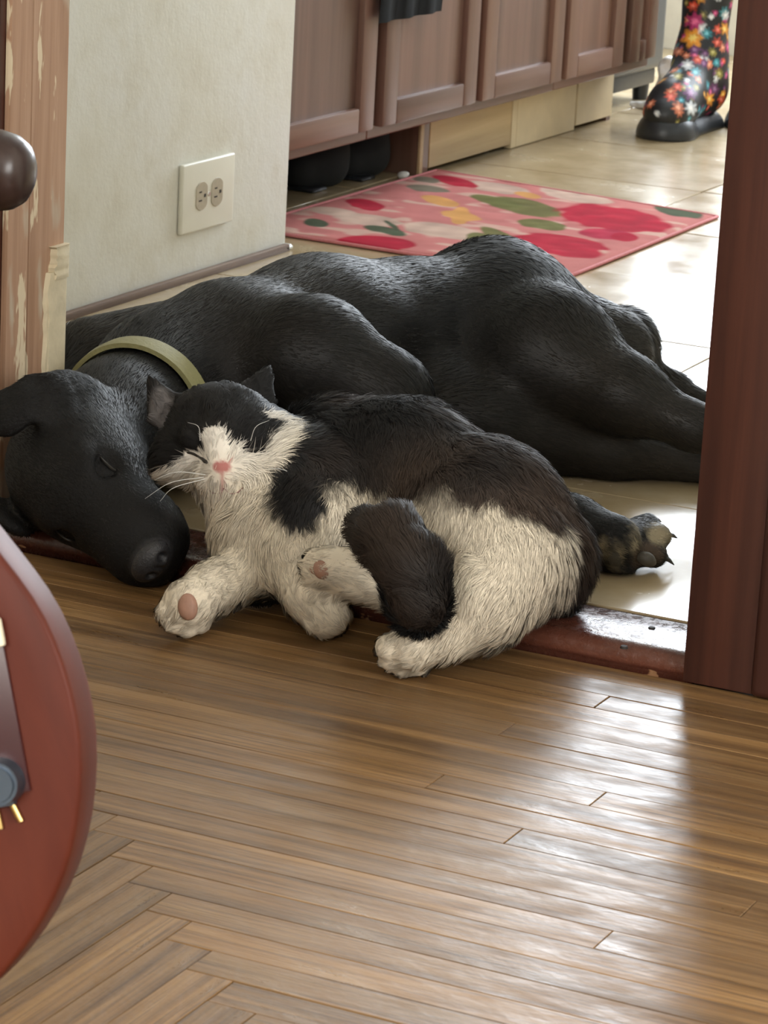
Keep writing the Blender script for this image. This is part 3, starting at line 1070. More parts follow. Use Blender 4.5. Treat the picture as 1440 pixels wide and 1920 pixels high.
def boot(toe, ang, label, seed):
    root = empty('rubber_boot', (toe[0], toe[1], ZK))
    setp(root, label, 'boot', 'flowered rubber boots on the kitchen tiles')
    f = np.array([math.sin(ang), -math.cos(ang), 0])   # heel -> toe
    s_ = np.array([f[1], -f[0], 0])
    heel = np.array([toe[0], toe[1], ZK]) - 0.27 * f
    L = lambda a, b, z: heel + a * f + b * s_ + np.array([0, 0, z])
    S1 = Solid()
    ank = L(0.075, 0, 0.10)
    S1.rc(L(0.055, 0, 0.06), L(0.20, 0.0, 0.052), 0.037, 0.039, 0.03)
    S1.el(L(0.225, 0, 0.042), (0.046, 0.041, 0.033), [f, s_, (0, 0, 1)], k=0.02)
    S1.rc(L(0.06, 0, 0.07), ank, 0.038, 0.037, 0.03)
    S1.rc(L(0.085, 0, 0.125), L(0.19, 0, 0.058), 0.032, 0.034, 0.03)
    S1.rc(ank, L(0.055, 0, 0.34), 0.037, 0.050, 0.04)
    V, F = S1.mesh(0.0032, lambda X, Y: np.full(np.broadcast(X, Y).shape, ZK + 0.012))
    keep = (V[F][:, :, 2] < ZK + 0.36).all(1)
    F = F[keep]
    rel = (V - heel)
    front = rel @ f
    cols = np.tile(np.array(srgb(28, 30, 34)), (len(V), 1)) * (1 + 0.4 * vnoise(V, 60, seed))[:, None]
    r_ = np.random.default_rng(seed)
    N_ = vnormals(V, F)
    todo = [(k, ay(u, v_, toe[1] + 0.12), r * 1.45 / 1120.0, None) for k, u, v_, r in spots]
    idx = r_.choice(len(V), 280)
    todo = [(int(r_.integers(0, 8)), V[i], r_.uniform(0.006, 0.014), N_[i]) for i in idx] + todo
    for k, cpt, r, nn in todo:
        d = V - cpt
        if nn is None:
            d = d - np.outer(d @ CF, CF)
            ok = (N_ @ CF) < 0.2
        else:
            d = d - np.outer(d @ nn, nn) * 0.5
            ok = (N_ @ nn) > 0.1
        e1 = np.cross(CF if nn is None else nn, (0.3, 0.2, 0.9))
        e1 = unit(e1)
        e2 = np.cross(CF if nn is None else nn, e1)
        a = np.arctan2(d @ e1, d @ e2)
        dist = np.linalg.norm(d, axis=1) / (r * (0.82 + 0.2 * np.cos(a * (6 + k % 3))))
        wv = np.clip((1 - dist) * 4, 0, 1) * ok
        inner = np.clip((0.45 - dist) * 5, 0, 1)[:, None]
        cc = np.array(FL[k]) * (0.8 + 0.3 * vnoise(V, 150, 3)[:, None])
        cc = cc * (1 - inner) + np.minimum(1, np.array(FL[k]) * 1.6 + 0.15) * inner
        cols = cols * (1 - wv[:, None]) + cc * wv[:, None]
    me = raw_mesh('boot', V, F)
    colattr(me, np.clip(cols, 0, 1))
    obj('upper', me, mat_boot, root)
    S2 = Solid()
    S2.rc(L(0.045, 0, 0.0), L(0.215, 0.004, 0.0), 0.040, 0.045, 0.02)
    S2.el(L(0.222, 0, 0.012), (0.054, 0.048, 0.050), [f, s_, (0, 0, 1)], k=0.02)
    V, F = S2.mesh(0.0035, lambda X, Y: np.full(np.broadcast(X, Y).shape, ZK))
    V[:, 2] = ZK + (V[:, 2] - ZK) * 0.82
    obj('sole', raw_mesh('sole', V, F), M['black_rubber'], root)
    hl = tube([L(0.055, 0, 0.355), L(0.055, 0, 0.367)], [0.052, 0.052], 24, cap=True)
    obj('top_band', hl, M['black_rubber'], root)


t1 = az(1230, 264, ZK)
boot(t1, 0.01, 'flowered black rubber boot with its whole toe in view', 11)
t2 = az(1394, 246, ZK)
boot(t2, -0.03, 'flowered black rubber boot half hidden by the dark casing', 12)

# ================================================================== FRONT ROOM THINGS
# ---- guitar standing at the left
half = [(0.0, -0.168), (0.055, -0.160), (0.105, -0.130), (0.145, -0.080), (0.164, -0.015), (0.158, 0.050), (0.132, 0.105), (0.106, 0.150), (0.097, 0.195), (0.108, 0.245), (0.121, 0.290), (0.112, 0.335), (0.075, 0.365), (0.03, 0.372)]
gc = CAM + _ray(-385, 1420) * 1.765
dirv = gc - CAM
nrm = -unit(np.array([dirv[0], dirv[1], 0]))
a_ = math.radians(-21)
nrm = np.array([nrm[0] * math.cos(a_) - nrm[1] * math.sin(a_), nrm[0] * math.sin(a_) + nrm[1] * math.cos(a_), 0])
nrm = unit(nrm + np.array([0, 0, 0.16]))
gy = unit(np.array([0, 0, 1]) - nrm * nrm[2])
gx_ = np.cross(gy, nrm)
tl_ = math.radians(15)   # leans over to the left
gx_, gy = math.cos(tl_) * gx_ + math.sin(tl_) * gy, -math.sin(tl_) * gx_ + math.cos(tl_) * gy
GM = Matrix(((gx_[0], gy[0], nrm[0], gc[0]), (gx_[1], gy[1], nrm[1], gc[1]), (gx_[2], gy[2], nrm[2], gc[2]), (0, 0, 0, 1)))
lowest = min(gc[2] + gy[2] * y - 0.05 * abs(nrm[2]) for _, y in half)
guitar = empty('guitar', (0, 0, 0))
guitar.matrix_world = GM
setp(guitar, 'glossy cherry red guitar standing upright at the left', 'guitar')
curve = spline(half, 60)
outl = np.vstack([curve, (curve[::-1] * np.array([-1, 1]))[1:-1]])
T = 0.046


def inset(o2, d):
    t = np.roll(o2, -1, 0) - np.roll(o2, 1, 0)
    t = t / np.linalg.norm(t, axis=1)[:, None]
    n = np.c_[-t[:, 1], t[:, 0]]
    if ((o2 + n * 0.001 - o2.mean(0)) ** 2).sum() > ((o2 - o2.mean(0)) ** 2).sum():
        n = -n
    return o2 + n * d


rings = []
for d, z in ((0.012, -T + 0.0), (0.006, -T + 0.0012), (0.0015, -T + 0.006), (0, -T + 0.012), (0, -0.005), (0.0004, -0.0022), (0.0014, -0.0007), (0.003, 0.0), (0.02, 0.0006), (0.05, 0.0012), (0.08, 0.0014)):
    q = inset(outl, d)
    rings.append(np.c_[q, np.full(len(q), z)])
me = grid_mesh(np.array(rings), closed_v=True, cap=True)
shade(me, 40)
N = NT('cherry_lacquer')
oc = N.coord('Object', (26, 4, 26))
g = N.noise(oc, 1.0, 5, 0.6, 0.4)
cc = N.ramp(g, (0.3, (0.062, 0.011, 0.005)), (0.55, (0.092, 0.017, 0.008)), (0.8, (0.125, 0.026, 0.012)))
N.p(color=cc, rough=0.55, coat=0.04, coatr=0.3, spec=0.22)
me.materials.append(N.m)
gb = obj('body', me)
gb.parent = guitar


def gpart(name, me, m, parent=None):
    o = obj(name, me, m)
    o.parent = parent or guitar
    return o


def gbox(name, lo, hi, m, bevel=0.002, parent=None):
    me, c = box(lo, hi, bevel, 2)
    o = obj(name, me, m)
    o.parent = parent or guitar
    o.location = c
    return o


def gl(u, v_):
    "a point of the photograph on the guitar's face, in the guitar's own frame"
    d = _ray(u, v_)
    t = ((gc - CAM) @ nrm) / (d @ nrm)
    p = CAM + d * t - gc
    return p @ gx_, p @ gy


M['purple_guard'] = plain('dark_purple_plate', (0.045, 0.012, 0.014), 0.3)
M['blue_metal'] = plain('blue_grey_metal', (0.10, 0.13, 0.17), 0.28, 0.8)
M['cream_plastic'] = plain('cream_plastic', (0.85, 0.80, 0.62), 0.35, noise=0.02)
x1_, ya = gl(16, 1240)
_, yb = gl(16, 1420)
gbox('pickguard', (0.02, yb - 0.02, 0.001), (x1_, ya + 0.03, 0.004), M['purple_guard'], 0.0012)
xk, yk = gl(6, 1182)
gbox('pickup_ring', (xk - 0.05, yk - 0.008, 0.004), (xk + 0.002, yk + 0.008, 0.010), M['cream_plastic'])
xb, yb2 = gl(8, 1462)
bm = bmesh.new()
bmesh.ops.create_cone(bm, segments=28, radius1=0.0135, radius2=0.012, depth=0.016, cap_ends=True)
bmesh.ops.bevel(bm, geom=[e for e in bm.edges if e.calc_face_angle(0) > 0.8], offset=0.002, segments=2, affect='EDGES')
kb = gpart('control_knob', bm_mesh(bm, smooth=40), M['blue_metal'])
kb.location = (xb, yb2, 0.0095)
gbox('knob_base', (xb - 0.030, yb2 - 0.014, 0.001), (xb + 0.006, yb2 + 0.010, 0.0085), M['blue_metal'], 0.002)
for (u, v_, u2, v2) in ((26, 1505, 42, 1538), (-4, 1512, 4, 1552)):
    a = np.array([*gl(u, v_), 0.0035])
    b = np.array([*gl(u2, v2), 0.0028])
    gpart('brass_pin', tube([a, (a + b) / 2, b], [0.0017, 0.0018, 0.0017], 10), M['brass'])
gbox('neck', (-0.024, 0.35, -0.026), (0.024, 0.80, 0.004), M['chair'], 0.008)
gbox('fretboard', (-0.026, 0.22, 0.0042), (0.026, 0.80, 0.010), M['dark'], 0.001)
gbox('headstock', (-0.038, 0.80, -0.022), (0.038, 0.965, -0.006), N.m, 0.004)
for k in range(3):
    for s_ in (-1, 1):
        gbox('tuning_peg', (s_ * 0.058 - 0.012, 0.825 + k * 0.045, -0.018), (s_ * 0.058 + 0.012, 0.84 + k * 0.045, -0.010), M['steel'], 0.002)
gbox('bridge', (-0.04, -0.045, 0.001), (0.04, -0.030, 0.014), M['steel'], 0.002)
for k in range(6):
    xg = -0.026 + k * 0.0104
    gpart('string', tube([(xg, -0.038, 0.0145), (xg * 0.75, 0.80, 0.0115)], [0.0004, 0.0004], 5), M['steel'])

# ---- armchair whose arm reaches into the picture
ca = CAM + _ray(-4, 320) * 2.30
la = unit(np.array([-CR[0] * 0.93, -CR[1] * 0.93, 0.0]) + 0.34 * np.array([CF[0], CF[1], 0]))  # arm runs away to the left
fa = np.array([-la[1], la[0], 0.0])   # towards the near side of the seat
if fa @ CF > 0:
    fa = -fa
arm = empty('armchair', (ca[0] + la[0] * 0.3, ca[1] + la[1] * 0.3, 0))
setp(arm, 'low dark brown wooden chair whose rounded arm end shows beside the jamb', 'chair')
rr = 0.0300
pth = [ca - la * 0.0262, ca - la * 0.0245, ca - la * 0.020, ca - la * 0.012, ca, ca + la * 0.15, ca + la * 0.48]
me = tube(np.array(pth), [0.006, 0.0150, 0.0225, 0.0275, rr, rr, rr], 24)
shade(me, 60)
obj('arm', me, M['chair'], arm)
post = ca + la * 0.09
obj('arm_post', tube([post - np.array([0, 0, rr * 0.8]), np.array([post[0], post[1], 0.0])], [0.018, 0.016], 14), M['chair'], arm)
post2 = ca + la * 0.46
obj('back_post', tube([np.array([post2[0], post2[1], 0.95]), np.array([post2[0], post2[1], 0.0])], [0.018, 0.018], 14), M['chair'], arm)
for q in (post, post2):
    w2 = q + fa * 0.36
    obj('leg', tube([np.array([w2[0], w2[1], 0.26]), np.array([w2[0], w2[1], 0.0])], [0.018, 0.016], 14), M['chair'], arm)
cs = (post + post2) / 2 + fa * 0.18
bm = bmesh.new()
bmesh.ops.create_cube(bm, size=1)
for v in bm.verts:
    p = cs + la * v.co.x * 0.42 + fa * v.co.y * 0.42
    v.co = (p[0], p[1], 0.25 + v.co.z * 0.04)
bmesh.ops.bevel(bm, geom=list(bm.edges), offset=0.01, segments=2, affect='EDGES')
obj('seat', bm_mesh(bm, smooth=40), M['chair'], arm)

# ================================================================== ANIMALS


def level(X, Y):
    "what lies under an animal: oak floor, threshold, tiles"
    Y = np.broadcast_to(Y, np.broadcast(X, Y).shape)
    z = np.where(Y > YT1, ZK + 0.0015, np.where(Y > YT0 + 0.008, 0.0215, 0.0015))
    return z


def fur(name, V, F, N_, parent, mat, count, flow, length, col, width=0.0006, lift=0.35, seed=1, clump=0.0, nclump=0, segs=3, droop=0.2, wild=0.25, dens=None, curl=0.0, tintv=0.25):
    r = np.random.default_rng(seed)
    T = np.vstack([F[:, [0, 1, 2]], F[:, [0, 2, 3]]])
    a = V[T]
    ar = np.linalg.norm(np.cross(a[:, 1] - a[:, 0], a[:, 2] - a[:, 0]), axis=1)
    if dens is not None:
        ar = ar * dens[T].mean(1)
    ti = r.choice(len(T), count, p=ar / ar.sum())
    b = r.random((count, 2))
    fl = b.sum(1) > 1
    b[fl] = 1 - b[fl]
    w3 = np.c_[1 - b.sum(1), b]
    ip = lambda A: (A[T[ti]] * w3.reshape(count, 3, *([1] * (A.ndim - 1)))).sum(1)
    P0, n, f, L, C = ip(V), unit(ip(N_)), ip(flow), ip(length), ip(col)
    L = L * r.uniform(0.65, 1.15, count)
    f = f - (f * n).sum(1, keepdims=True) * n
    f = unit(f)
    g = np.c_[vnoise(P0, 28, seed + 1), vnoise(P0, 28, seed + 2), vnoise(P0, 28, seed + 3)]
    rnd = r.normal(size=(count, 3))
    wl = wild * np.clip(L / 0.018, 0.35, 1)[:, None]
    t = f + wl * 1.3 * g + wl * 0.55 * rnd
    t = unit(t - (t * n).sum(1, keepdims=True) * n)
    lf = lift * r.uniform(0.6, 1.5, (count, 1)) + 0.35 * np.clip(1 - L / 0.012, 0, 1)[:, None]
    d0 = unit(t + lf * n)
    d1 = unit(t + lift * 0.35 * n - np.array([0, 0, droop]))
    # gather the tips into locks
    S_ = segs
    pts = [P0 - n * 0.0004]
    for i in range(1, S_ + 1):
        u = i / S_
        pts.append(pts[-1] + (d0 * (1 - u) + d1 * u) * (L / S_)[:, None])
    pts = np.stack(pts, 1)
    if clump > 0:
        from mathutils.kdtree import KDTree
        ci = r.choice(count, nclump, replace=False)
        kd = KDTree(nclump)
        for j, q in enumerate(ci):
            kd.insert(P0[q], j)
        kd.balance()
        own = ci[np.array([kd.find(p)[1] for p in P0])]
        off = P0[own] - P0
        for i in range(1, S_ + 1):
            u = (i / S_) ** 1.3
            tgt = pts[own, i]
            ok = ((np.linalg.norm(off, axis=1) < 0.025) & ((n * n[own]).sum(1) > 0.4) & (np.abs(C - C[own]).max(1) < 0.25))[:, None]
            pts[:, i] = np.where(ok, pts[:, i] * (1 - clump * u) + tgt * clump * u, pts[:, i])
    if curl > 0:
        for i in range(1, S_ + 1):
            pts[:, i] += curl * (i / S_) * np.c_[vnoise(pts[:, i], 70, 5), vnoise(pts[:, i], 70, 6), vnoise(pts[:, i], 70, 7)]
    lv = level(pts[:, :, 0], pts[:, :, 1])
    pts[:, :, 2] = np.maximum(pts[:, :, 2], lv + 0.0005)
    dirs = unit(pts[:, -1] - pts[:, 0])
    wv = unit(np.cross(dirs, n) + np.clip(L / 0.02, 0.12, 1)[:, None] * 0.42 * r.normal(size=(count, 3)))
    VV = []
    NN = []
    for i in range(S_):
        hw = width * (1 - 0.75 * i / S_) * (0.7 + 0.6 * r.random((count, 1)))
        VV += [pts[:, i] - wv * hw, pts[:, i] + wv * hw]
    VV.append(pts[:, S_])
    VV = np.stack(VV, 1)
    k = 2 * S_ + 1
    base = (np.arange(count) * k)[:, None]
    tris = []
    for i in range(S_ - 1):
        q = 2 * i
        tris += [(q, q + 1, q + 3), (q, q + 3, q + 2)]
    q = 2 * (S_ - 1)
    tris.append((q, q + 1, q + 2))
    FF = np.concatenate([base + np.array(t_)[None] for t_ in tris], 0)
    me = raw_mesh(name, VV.reshape(-1, 3), FF)
    tint = r.uniform(1 - tintv, 1 + tintv, (count, 1))
    colattr(me, np.clip(np.repeat(C * tint, k, 0), 0, 1))
    sn = unit(n + 0.25 * unit(d1))
    an = me.attributes.new('furn', 'FLOAT_VECTOR', 'POINT')
    an.data.foreach_set('vector', np.ascontiguousarray(np.repeat(sn, k, 0), np.float32).ravel())
    o = obj(name, me, mat, parent)
    o['kind'] = 'stuff'
    return o


def fur_mat(name, rough, spec, sheen=0.0):
    N = NT(name)
    N.p(color=N.n('ShaderNodeAttribute', attribute_name='col').outputs[0], rough=rough, spec=spec, normal=N.n('ShaderNodeAttribute', attribute_name='furn').outputs[1], sheen=sheen)
    return N.m


def sel(V, c, r, axes=None, soft=0.15, jit=0.0, seed=0, nscale=40):
    "0..1 membership of an ellipsoidal patch of the coat, with a ragged edge"
    d = V - np.array(c)
    A = np.eye(3) if axes is None else np.array(axes)
    q = (d @ A.T) / np.broadcast_to(np.array(r, float), (3,))
    e = 1 - np.linalg.norm(q, axis=1)
    if jit:
        e = e + jit * vnoise(V, nscale, seed) + 0.5 * jit * vnoise(V, nscale * 2.3, seed + 1)
    return np.clip(e / soft + 0.5, 0, 1)[:, None]


def paint(cols, c, wgt):
    return cols * (1 - wgt) + np.array(c) * wgt


CV = lambda a, b, c: a * CR + b * CU + c * CF     # right, up, away from the viewer -> world vector

# ------------------------------------------------------------------ the dog
D = Solid()
Zr = np.array([0, 0, 1.0])
sp = dict(neck=az(318, 735, 0.100), sh=az(430, 705, 0.108), rib=az(600, 668, 0.112), belly=az(770, 655, 0.108), hip=az(930, 640, 0.112), rump=az(1120, 668, 0.090))
fb = lambda a, b: unit(sp[b] - sp[a])
# trunk
D.rc(sp['neck'], sp['sh'], 0.072, 0.086, 0.03, fl=fb('neck', 'sh'), ln=0.011)
D.rc(az(178, 694, 0.082), az(330, 680, 0.088), 0.054, 0.064, 0.03, fl=fb('neck', 'sh'), ln=0.011)
D.rc(sp['sh'], sp['rib'], 0.086, 0.096, 0.03, fl=fb('sh', 'rib'), ln=0.010)
D.rc(sp['rib'], sp['belly'], 0.098, 0.088, 0.03, fl=fb('rib', 'belly'), ln=0.010)
D.rc(sp['belly'], sp['hip'], 0.088, 0.086, 0.03, fl=fb('belly', 'hip'), ln=0.012)
D.rc(sp['hip'], sp['rump'], 0.086, 0.058, 0.03, fl=fb('hip', 'rump'), ln=0.014)
D.el(az(880, 770, 0.07), (0.06, 0.06, 0.05), k=0.05, fl=fb('belly', 'hip'), ln=0.014)
# shoulder and the upper foreleg lying over the chest
e1 = az(720, 745, 0.118)
D.rc(az(445, 668, 0.130), az(585, 675, 0.145), 0.060, 0.058, 0.03, fl=fb('sh', 'rib'), ln=0.010)
D.rc(az(585, 675, 0.145), e1, 0.058, 0.040, 0.022, fl=unit(e1 - az(585, 668, 0.150)), ln=0.010)
# the foreleg that runs behind the cat, paw out at the right
w1, w2, w3, w4 = az(760, 800, 0.075), az(960, 925, 0.050), az(1075, 985, 0.045), az(1150, 1018, 0.042)
D.rc(e1, w1, 0.040, 0.034, 0.03, fl=unit(w2 - w1), ln=0.009)
D.rc(w1, w2, 0.034, 0.026, 0.02, fl=unit(w2 - w1), ln=0.008)
D.rc(w2, w3, 0.026, 0.023, 0.02, fl=unit(w3 - w2), ln=0.008)
D.rc(w3, w4, 0.024, 0.026, 0.02, fl=unit(w4 - w3), ln=0.006)
toes = []
for (u, v_, z, r_) in ((1214, 984, 0.050, 0.0110), (1235, 1006, 0.043, 0.0120), (1226, 1040, 0.030, 0.0125), (1165, 1066, 0.021, 0.0125)):
    t_ = az(u, v_, z)
    toes.append(t_)
    D.rc(w4 + 0.35 * (t_ - w4), t_, 0.014, r_, 0.004, fl=unit(t_ - w4), ln=0.005)
D.el(az(1150, 1052, 0.024), (0.021, 0.016, 0.017), k=0.012, fl=unit(w4 - w3), ln=0.004)
D.el(az(1122, 1018, 0.036), (0.013, 0.010, 0.012), k=0.010, fl=unit(w4 - w3), ln=0.004)
# upper hind leg
h0, h1, h2, h3, h4 = az(925, 588, 0.135), az(1030, 672, 0.125), az(1175, 742, 0.110), az(1300, 800, 0.092), az(1470, 850, 0.070)
D.rc(h0, h1, 0.080, 0.066, 0.03, fl=unit(h1 - h0), ln=0.013)
D.rc(h1, h2, 0.066, 0.036, 0.025, fl=unit(h2 - h1), ln=0.011)
D.rc(h2, h3, 0.036, 0.020, 0.02, fl=unit(h3 - h2), ln=0.009)
D.rc(h3, h4, 0.020, 0.017, 0.02, fl=unit(h4 - h3), ln=0.008)
D.rc(h4, h4 + 0.06 * unit(h4 - h3), 0.020, 0.020, 0.02, fl=unit(h4 - h3), ln=0.008)
# lower hind leg
g0, g1, g2, g3, g4 = az(930, 800, 0.060), az(1010, 815, 0.052), az(1150, 842, 0.045), az(1310, 868, 0.034), az(1450, 892, 0.030)
D.rc(g0, g1, 0.044, 0.042, 0.02, fl=unit(g1 - g0), ln=0.012)
D.rc(g1, g2, 0.042, 0.032, 0.015, fl=unit(g2 - g1), ln=0.010)
D.rc(g2, g3, 0.030, 0.021, 0.015, fl=unit(g3 - g2), ln=0.008)
D.rc(g3, g4, 0.021, 0.018, 0.015, fl=unit(g4 - g3), ln=0.008)
D.rc(g4, g4 + 0.06 * unit(g4 - g3), 0.020, 0.020, 0.02, fl=unit(g4 - g3), ln=0.008)
# buttock and tail
D.el(az(1165, 655, 0.085), (0.040, 0.040, 0.046), k=0.03, fl=unit(az(1220, 700, 0.06) - az(1165, 655, 0.085)), ln=0.018)
tl = [az(1195, 690, 0.070), az(1255, 728, 0.050), az(1330, 768, 0.038), az(1420, 790, 0.034), az(1500, 800, 0.03)]
for a, b, ra, rb in zip(tl, tl[1:], (0.022, 0.017, 0.014, 0.011), (0.017, 0.014, 0.011, 0.007)):
    D.rc(a, b, ra, rb, 0.012, fl=unit(b - a), ln=0.020)
# neck to head
hd = az(138, 886, 0.076)
m_ = unit(np.array([0.58, -0.55, -0.60]))
s0 = np.array([0.45, 0.85, -0.20])
s_l = unit(s0 - (s0 @ m_) * m_)
t_l = -np.cross(m_, s_l)
mz, sd, tp = CV(*m_), CV(*s_l), CV(*t_l)          # muzzle, upper side, crown directions of the head
HP = lambda a, b, c: hd + a * mz + b * sd + c * tp
D.rc(sp['neck'], az(225, 800, 0.090), 0.074, 0.058, 0.03, fl=unit(sp['neck'] - hd), ln=0.010)
D.rc(az(225, 800, 0.090), HP(-0.02, 0, -0.012), 0.058, 0.055, 0.03, fl=unit(sp['neck'] - hd), ln=0.009)
D.el(hd, (0.062, 0.058, 0.054), [mz, sd, tp], k=0.02, fl=-mz, ln=0.006)
D.el(HP(0.015, 0, 0.022), (0.050, 0.040, 0.030), [mz, sd, tp], k=0.02, fl=-mz, ln=0.005)
D.el(HP(0.012, 0.022, -0.030), (0.045, 0.026, 0.030), [mz, sd, tp], k=0.03, fl=-mz, ln=0.006)
D.rc(HP(0.045, 0, -0.004), HP(0.108, 0, -0.004), 0.046, 0.0385, 0.025, fl=-mz, ln=0.004)
D.rc(HP(0.10, 0.013, -0.016), HP(0.122, 0.012, -0.010), 0.028, 0.025, 0.012, fl=-mz, ln=0.004)
D.rc(HP(0.10, -0.013, -0.016), HP(0.122, -0.012, -0.010), 0.028, 0.025, 0.012, fl=-mz, ln=0.004)
D.rc(HP(0.02, 0, -0.045), HP(0.108, 0, -0.032), 0.026, 0.016, 0.012, fl=-mz, ln=0.004)
D.el(HP(0.142, 0, 0.012), (0.012, 0.021, 0.016), [mz, sd, tp], k=0.010, fl=-mz, ln=0.001)
for q in (1, -1):       # brow ridges, eye hollows, lids
    D.el(HP(0.036, q * 0.027, 0.036), (0.018, 0.013, 0.010), [mz, sd, tp], k=0.012, fl=-mz, ln=0.004)
    D.el(HP(0.052, q * 0.034, 0.024), (0.012, 0.009, 0.009), [mz, sd, tp], k=0.010, op=-1)
    D.el(HP(0.048, q * 0.030, 0.020), (0.0125, 0.009, 0.010), [mz, sd, tp], k=0.004, fl=-mz, ln=0.002)
    D.el(HP(0.154, q * 0.0095, 0.010), (0.007, 0.0048, 0.006), [mz, sd, tp], k=0.003, op=-1)
D.el(HP(0.085, 0.036, -0.026), (0.035, 0.006, 0.0035), [mz, sd, tp], k=0.004, op=-1)
# ears: the upper one folded back over the crown and out to the left, the lower one pressed on the floor
ea = [az(190, 735, 0.140), az(115, 742, 0.146), az(48, 760, 0.140), az(-18, 786, 0.126)]
fe = unit(ea[3] - ea[1])
ne = unit(CV(0.15, 0.5, -0.85))
we = np.cross(fe, ne)
for a, b, wa in ((ea[0], ea[1], 0.026), (ea[1], ea[2], 0.030), (ea[2], ea[3], 0.024)):
    c_ = (a + b) / 2
    D.el(c_, (np.linalg.norm(b - a) * 0.72, wa, 0.0085), [unit(b - a), we, np.cross(unit(b - a), we)], k=0.008, fl=fe, ln=0.005)
eb = [HP(-0.028, -0.046, 0.0), HP(-0.02, -0.066, 0.024)]
D.el(eb[1], (0.030, 0.010, 0.022), [mz, sd, tp], k=0.012, fl=-mz, ln=0.005)

V, F = D.mesh(0.0034, level)
V = relax(V, F, 2, 0.4)
N_ = vnormals(V, F)
flow, ln = D.attrs(V, ['fl', 'ln'])
flow = unit(flow)
BLK = np.array([0.0058, 0.0056, 0.0056])
cols = np.tile(BLK, (len(V), 1)) * (1 + 0.3 * vnoise(V, 12, 1))[:, None]
brown = np.array([0.034, 0.027, 0.019])
nb = np.clip(vnoise(V, 5, 9) + 0.25, 0, 1)[:, None]
trunk = np.clip((V[:, 1:2] - 2.55) / 0.15, 0, 1)
cols = cols + (brown - cols) * 0.75 * nb * trunk
GREY = np.array([0.10, 0.095, 0.085])
for c_, r_, k_ in ((HP(0.118, 0.032, -0.020), 0.020, 0.35),):   # greying lip
    cols = paint(cols, GREY, sel(V, c_, r_, soft=0.6, jit=0.3, seed=3) * k_)
TAN = np.array([0.30, 0.25, 0.16])
for c_, r_, k_ in ((az(1138, 1048, 0.034) - CF * 0.02, (0.024, 0.024, 0.026), 0.9), (az(1218, 1003, 0.043) - CF * 0.012, (0.017, 0.017, 0.009), 0.95), (az(1172, 1012, 0.042) - CF * 0.02, (0.016, 0.016, 0.014), 0.9), (az(1118, 990, 0.048) - CF * 0.012, (0.010, 0.010, 0.010), 0.7)):
    cols = paint(cols, TAN, sel(V, c_, r_, soft=0.5, jit=0.4, seed=5, nscale=90) * k_)
cols = paint(cols, (0.07, 0.048, 0.032), sel(V, az(1212, 1042, 0.031) - CF * 0.012, (0.018, 0.018, 0.012), soft=0.4) * 0.9)
cols = paint(cols, (0.028, 0.028, 0.030), sel(V, HP(0.146, 0, 0.012), (0.016, 0.023, 0.018), [mz, sd, tp], soft=0.2))
cols = paint(cols, (0.30, 0.24, 0.22), sel(V, HP(0.115, 0.022, -0.030), (0.010, 0.010, 0.006), [mz, sd, tp], soft=0.4) * 0.7)

dog = empty('dog', (sp['rib'][0], sp['rib'][1], ZK))
setp(dog, 'black dog in a green collar lying asleep on its side', 'dog')
me = raw_mesh('dog', V, F)
colattr(me, np.clip(cols, 0, 1))
N = NT('black_coat_skin')
N.p(color=N.n('ShaderNodeAttribute', attribute_name='col').outputs[0], rough=0.7, spec=0.25)
N.p(normal=N.bump(N.noise(N.coord('Object', (1, 1, 1)), 300, 4), 0.5, 0.002))
db = obj('body', me, N.m, dog)
face = np.clip((ln - 0.0035) / 0.002, 0, 1)
nosefree = np.clip((np.linalg.norm(V - HP(0.146, 0, 0.012), axis=1) - 0.020) / 0.004, 0, 1)
fur('fur', V, F, N_, dog, fur_mat('black_fur', 0.5, 0.3), 200000, flow, ln * 1.25, cols, width=0.00055, lift=0.22, seed=3, wild=0.30, droop=0.05, dens=(0.15 + face) * nosefree, segs=2, tintv=0.5, clump=0.2, nclump=9000)
S1 = Solid()
S1.el(HP(0.1445, 0, 0.012), (0.0125, 0.0215, 0.0165), [mz, sd, tp], k=0.004)
for q in (1, -1):
    S1.el(HP(0.156, q * 0.0100, 0.011), (0.007, 0.0046, 0.0060), [mz, sd, tp], k=0.003, op=-1)
S1.el(HP(0.159, 0, 0.004), (0.006, 0.0014, 0.012), [mz, sd, tp], k=0.003, op=-1)
v1, f1 = S1.mesh(0.0013)
obj('nose', raw_mesh('nose', v1, f1), plain('dark_wet_nose', (0.020, 0.020, 0.022), 0.45, noise=0.25, nscale=700, bump=0.4), dog)
# paw pads, claws
M['pad'] = plain('dark_paw_pad', (0.055, 0.048, 0.035), 0.6, noise=0.2, nscale=200, bump=0.3)
M['claw'] = plain('dark_claw', (0.025, 0.022, 0.018), 0.4)
for (u, v_, z, r_) in ((1150, 1038, 0.034, (0.0080, 0.0080, 0.0115)), (1121, 1000, 0.043, (0.006, 0.006, 0.009)), (1208, 1046, 0.030, (0.009, 0.006, 0.006))):
    S1 = Solid()
    p = az(u, v_, z) - CF * 0.012
    S1.el(p, r_, k=0.004).el(p + np.array([0.003, 0.003, -0.004]), np.array(r_) * 0.75, k=0.004)
    v1, f1 = S1.mesh(0.002)
    obj('paw_pad', raw_mesh('pad', v1, f1), M['pad'], dog)
for t_ in toes:
    d = unit(t_ - w4)
    a = t_ + d * 0.010
    obj('claw', tube([a, a + d * 0.006 - Zr * 0.001, a + d * 0.011 - Zr * 0.004], [0.0028, 0.002, 0.0005], 8), M['claw'], dog)
